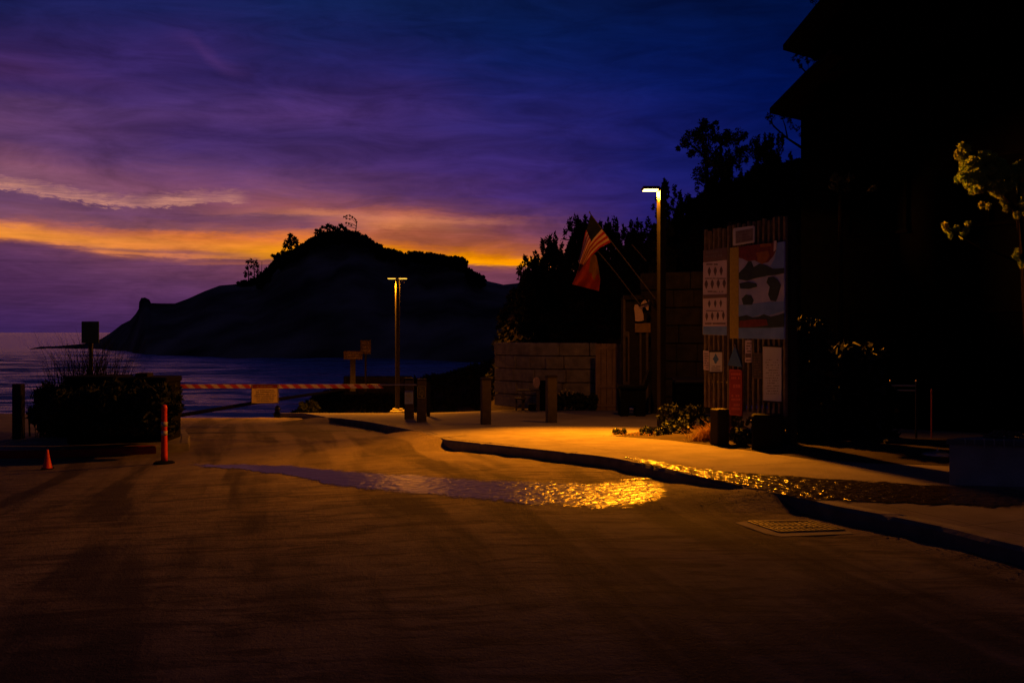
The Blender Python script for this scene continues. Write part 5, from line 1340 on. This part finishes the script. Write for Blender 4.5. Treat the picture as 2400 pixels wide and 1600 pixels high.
# seaweed heap on the block
b = MB(); r = random.Random(6); zc_ = z0+hh+.022; cx_ = X_(2350, y0+.12)
for i in range(34):
    a = r.uniform(-.17, .17); c = r.uniform(-.1, .1); pts = []
    hgt = .055*math.exp(-(a/.12)**2)
    th = r.uniform(0, 6.28)
    for k in range(7):
        pts.append((cx_+a+math.cos(th)*.02*k, y0+.08+c*.6+math.sin(th)*.012*k, zc_+hgt*r.uniform(.1, 1)+.008)); th += r.uniform(-.8, .8)
    b.tube(pts, [.012*r.uniform(.5, 1.1)]*6+[.004], 5)
tag(b.build('driftwood_heap', M['kelp']), 'small tangled heap of dried kelp on top of the concrete block', 'kelp heap')

# ---------------------------------------------------------------- drain, patches, water, grit
g = [P(1753, 1224, Road2), P(1905, 1224, Road2), P(1978, 1244, Road2), P(1827, 1249, Road2)]
zmax = max(v.z for v in g)
def bil(u, v, dz=0.0):
    q = g[0]*(1-u)*(1-v)+g[1]*u*(1-v)+g[2]*u*v+g[3]*(1-u)*v; return Vector((q.x, q.y, Road2(q.x, q.y)+dz))
root = thing('drain_grate', 'cast iron storm drain grate in the road at the kerb', 'drain grate', (g[0].x, g[0].y, g[0].z)); L0 = Vector(root.location)
b = MB(); b.grid([[bil(-.02+1.04*i/12, -.02+1.04*j/12, .005)-L0 for i in range(13)] for j in range(13)]); b.build('pit', M['black'], root)  # black sheet laid on the road, painted shade for the slots
b = MB(); iron = mat('cast_iron', (.12, .10, .08), .6, .4, .3, 20, .3)
def qb(b, u0, v0, u1, v1, z0, z1):
    c = [bil(u0, v0), bil(u1, v0), bil(u1, v1), bil(u0, v1)]
    b.add([p_-L0+Vector((0, 0, z0)) for p_ in c]+[p_-L0+Vector((0, 0, z1)) for p_ in c], [(3, 2, 1, 0), (4, 5, 6, 7), (0, 1, 5, 4), (1, 2, 6, 5), (2, 3, 7, 6), (3, 0, 4, 7)])
for k in range(13): u = k/12; qb(b, u-.017, 0, u+.017, 1, .0085, .014)
for v in (0, .34, .67, 1): qb(b, 0, v-.02, 1, v+.02, .009, .0155)
b.build('grating', iron, root)
# concrete apron round the drain
b = MB()
ap = [P(1722, 1226, Road2, .004), P(1752, 1222, Road2, .004), P(1828, 1250.5, Road2, .004), P(1985, 1244, Road2, .004), P(2000, 1252, Road2, .004), P(1830, 1259, Road2, .004), P(1795, 1252, Road2, .004)]
b.add(ap, [(0, 1, 2, 6), (6, 2, 5), (2, 3, 4, 5)])
struct(b.build('drain_apron', M['kerb']))
# pale concrete patches in the paving and the road
def sheet(name, outline, surf, dz, mt, kind='structure', n=24):
    b = MB(); pts = [P(a, c, surf, dz) for a, c in outline]; cx = sum((p_ for p_ in pts), Vector())/len(pts); cx.z = surf(cx.x, cx.y)+dz
    vs = [cx]+pts; fs = [(0, i+1, (i+1) % len(pts)+1) for i in range(len(pts))]; b.add(vs, fs)
    o = b.build(name, mt); o['kind'] = kind; return o
sheet('paving_patch', [(1010, 1021), (1040, 1015), (1070, 1013), (1095, 1020), (1050, 1025), (1020, 1026)], Side, .005, M['side'])
# water: strips between a far and a near outline
def water_strip(name, far, near, surf, mt, seed, nu=260, nv=12, rag=3.0, dz=.006):
    def ev(E, t_):
        xs_ = [e[0] for e in E]; return np.interp(t_, np.linspace(0, 1, len(E)), xs_), np.interp(t_, np.linspace(0, 1, len(E)), [e[1] for e in E])
    rows = [[] for _ in range(nv+1)]
    for i in range(nu+1):
        t_ = i/nu; fa = ev(far, t_); ne = ev(near, t_)
        f1 = fa[1]+rag*mnoise.noise(Vector((t_*26, seed, 0)))+rag*.6*mnoise.noise(Vector((t_*90, seed, 5)))
        n1_ = ne[1]+rag*1.6*mnoise.noise(Vector((t_*22, seed+9, 0)))+rag*mnoise.noise(Vector((t_*110, seed+9, 5)))
        A_ = Vector(hit_s(fa[0], f1, surf)); B_ = Vector(hit_s(ne[0], max(n1_, f1+.4), surf))
        for j in range(nv+1):
            q = A_.lerp(B_, j/nv); rows[j].append((q.x, q.y, surf(q.x, q.y)+dz))
    b = MB(); b.grid(rows); o = b.build(name, mt, None, True)
    at_ = o.data.attributes.new('edge', 'FLOAT', 'POINT'); W_ = nu+1
    at_.data.foreach_set('value', [min(1, 4*(j/nv)*(1-j/nv)*1.3)*min(1, i/14, (nu-i)/14) for j in range(nv+1) for i in range(W_)])
    return struct(o)
def hit_s(px, py, surf):
    lo, hi = 4.0, 40.0
    y = 5.0
    while y < 40 and surf(X_(px, y), y) < Z_(py, y): y += .1
    lo, hi = y-.1, y
    for _ in range(12):
        m_ = (lo+hi)/2
        if surf(X_(px, m_), m_) < Z_(py, m_): lo = m_
        else: hi = m_
    return X_(px, hi), hi, surf(X_(px, hi), hi)
wet, t_w, bs_w, bn_w = water_mat('running_water', 9, 1.0, .055, .2, (.02, .016, .012), (1, 1, 1))
wet2, t_w2, bs_w2, bn_w2 = water_mat('street_puddle', 8.5, .30, .02, .09, (.02, .017, .014), (1, 1, 1))
def soften(t, bs, lo, hi, ns):
    at_ = t.new('ShaderNodeAttribute'); at_.attribute_name = 'edge'
    tc_ = t.new('ShaderNodeTexCoord'); nz = t.noise(tc_.outputs['Object'], ns, 6, .7, .6)
    f = t.maprange(t.math('ADD', at_.outputs['Fac'], t.math('MULTIPLY', t.math('SUBTRACT', nz, .5), 1.5)), lo, hi, smooth=True)
    tr_ = t.new('ShaderNodeBsdfTransparent'); mx = t.new('ShaderNodeMixShader'); t.put(mx.inputs[0], f)
    t.l.new(tr_.outputs[0], mx.inputs[1]); t.l.new(bs.outputs[0], mx.inputs[2]); t.l.new(mx.outputs[0], t.n['Material Output'].inputs[0])
soften(t_w, bs_w, .1, .45, 5.0); soften(t_w2, bs_w2, .15, .75, 4.0)
# ripples grow towards the kerb where the water runs in
tcn = t_w2.new('ShaderNodeTexCoord'); sx = t_w2.new('ShaderNodeSeparateXYZ'); t_w2.l.new(tcn.outputs['Object'], sx.inputs[0])
t_w2.l.new(t_w2.maprange(sx.outputs[0], -3.6, .3, .15, 1.0, smooth=True), bn_w2.inputs['Strength'])
bn_w2.inputs['Distance'].default_value = .036; bs_w2.inputs['Roughness'].default_value = .30; bs_w2.inputs['Specular IOR Level'].default_value = .36
water_strip('water_stream', [(1455, 1070), (1500, 1074), (1640, 1098), (1760, 1108), (1960, 1121), (2230, 1138), (2420, 1144)],
            [(1462, 1073), (1540, 1093), (1683, 1127), (1760, 1144), (1880, 1173), (2150, 1182), (2420, 1194)], lambda x, y: Side(x, y)+.004, wet, 1.0)
water_strip('puddle', [(430, 1087), (600, 1089), (683, 1090), (770, 1099), (879, 1106), (1000, 1112), (1117, 1121), (1280, 1127), (1400, 1130), (1580, 1120)],
            [(435, 1092), (560, 1101), (683, 1117), (770, 1139), (879, 1153), (1000, 1163), (1117, 1175), (1280, 1190), (1400, 1197), (1570, 1183)], Road2, wet2, 2.0)
linem = mat('dark_line', (.012, .011, .011), .8, .2)  # thin dark line across the road in front of the gate
water_strip('dark_line', [(436, 1013.5), (700, 1010.5), (900, 1006.5), (1050, 1001.5)], [(436, 1015.5), (700, 1012.3), (900, 1008.2), (1050, 1003)], Road2, linem, 7.0, nu=80, nv=2, rag=.7, dz=.006)
water_strip('puddle', [(1440, 1125), (1540, 1119)], [(1450, 1128), (1545, 1123)], Road2, wet2, 5.0, nu=40, nv=3, rag=1.0, dz=.009)
# sandy grit along the kerb
b = MB(); r = random.Random(31)
for i in range(5200):
    y = 6.4+20*r.random()**1.5; d = abs(r.gauss(0, .16))+.02
    if yB-.2 < y < yA+1.8: d = abs(r.gauss(0, .6))+.02
    x = xk(y)-d
    rad = r.uniform(.003, .009)*(1 if r.random() < .95 else 2.0); z = Road2(x, y)
    c = Vector((x, y, z)); vs = [c+Vector((math.cos(k*1.57+i)*rad, math.sin(k*1.57+i)*rad, -.001)) for k in range(4)]+[c+Vector((0, 0, rad*.45))]
    b.add(vs, [(0, 1, 4), (1, 2, 4), (2, 3, 4), (3, 0, 4)])
tag(b.build('sand_grit', M['gravel']), 'washed sand and grit gathered along the kerb', 'grit', kind='stuff')
b = MB()
for (a0, c0, a1, c1) in ((1111, 1051, 1131, 1046), (1600, 1132, 1616, 1122), (1890, 1130, 1900, 1127)):
    p0 = P(a0, c0, Road2, .01); p1 = P(a1, c1, Road2, .04); b.tube([p0, (p0+p1)/2+Vector((0, 0, .01)), p1], .006, 5)
tag(b.build('twigs', M['drygrass']), 'pale twigs lying along the kerb', 'twigs', kind='stuff')

# ---------------------------------------------------------------- sea haze
HAZE = 0.0
if HAZE > 0:
    b = MB(); b.box((0, 640, 26), (1300, 1340, 70)); o = b.build('haze', None); o['kind'] = 'stuff'; o['label'] = 'thin evening sea haze'
    m = bpy.data.materials.new('haze'); m.use_nodes = True; t = NT(m.node_tree); t.n.remove(t.n['Principled BSDF'])
    v = t.new('ShaderNodeVolumePrincipled'); v.inputs['Density'].default_value = HAZE; v.inputs['Anisotropy'].default_value = .6; v.inputs['Color'].default_value = (.85, .85, .9, 1)
    t.l.new(v.outputs[0], t.n['Material Output'].inputs['Volume']); o.data.materials.clear(); o.data.materials.append(m)
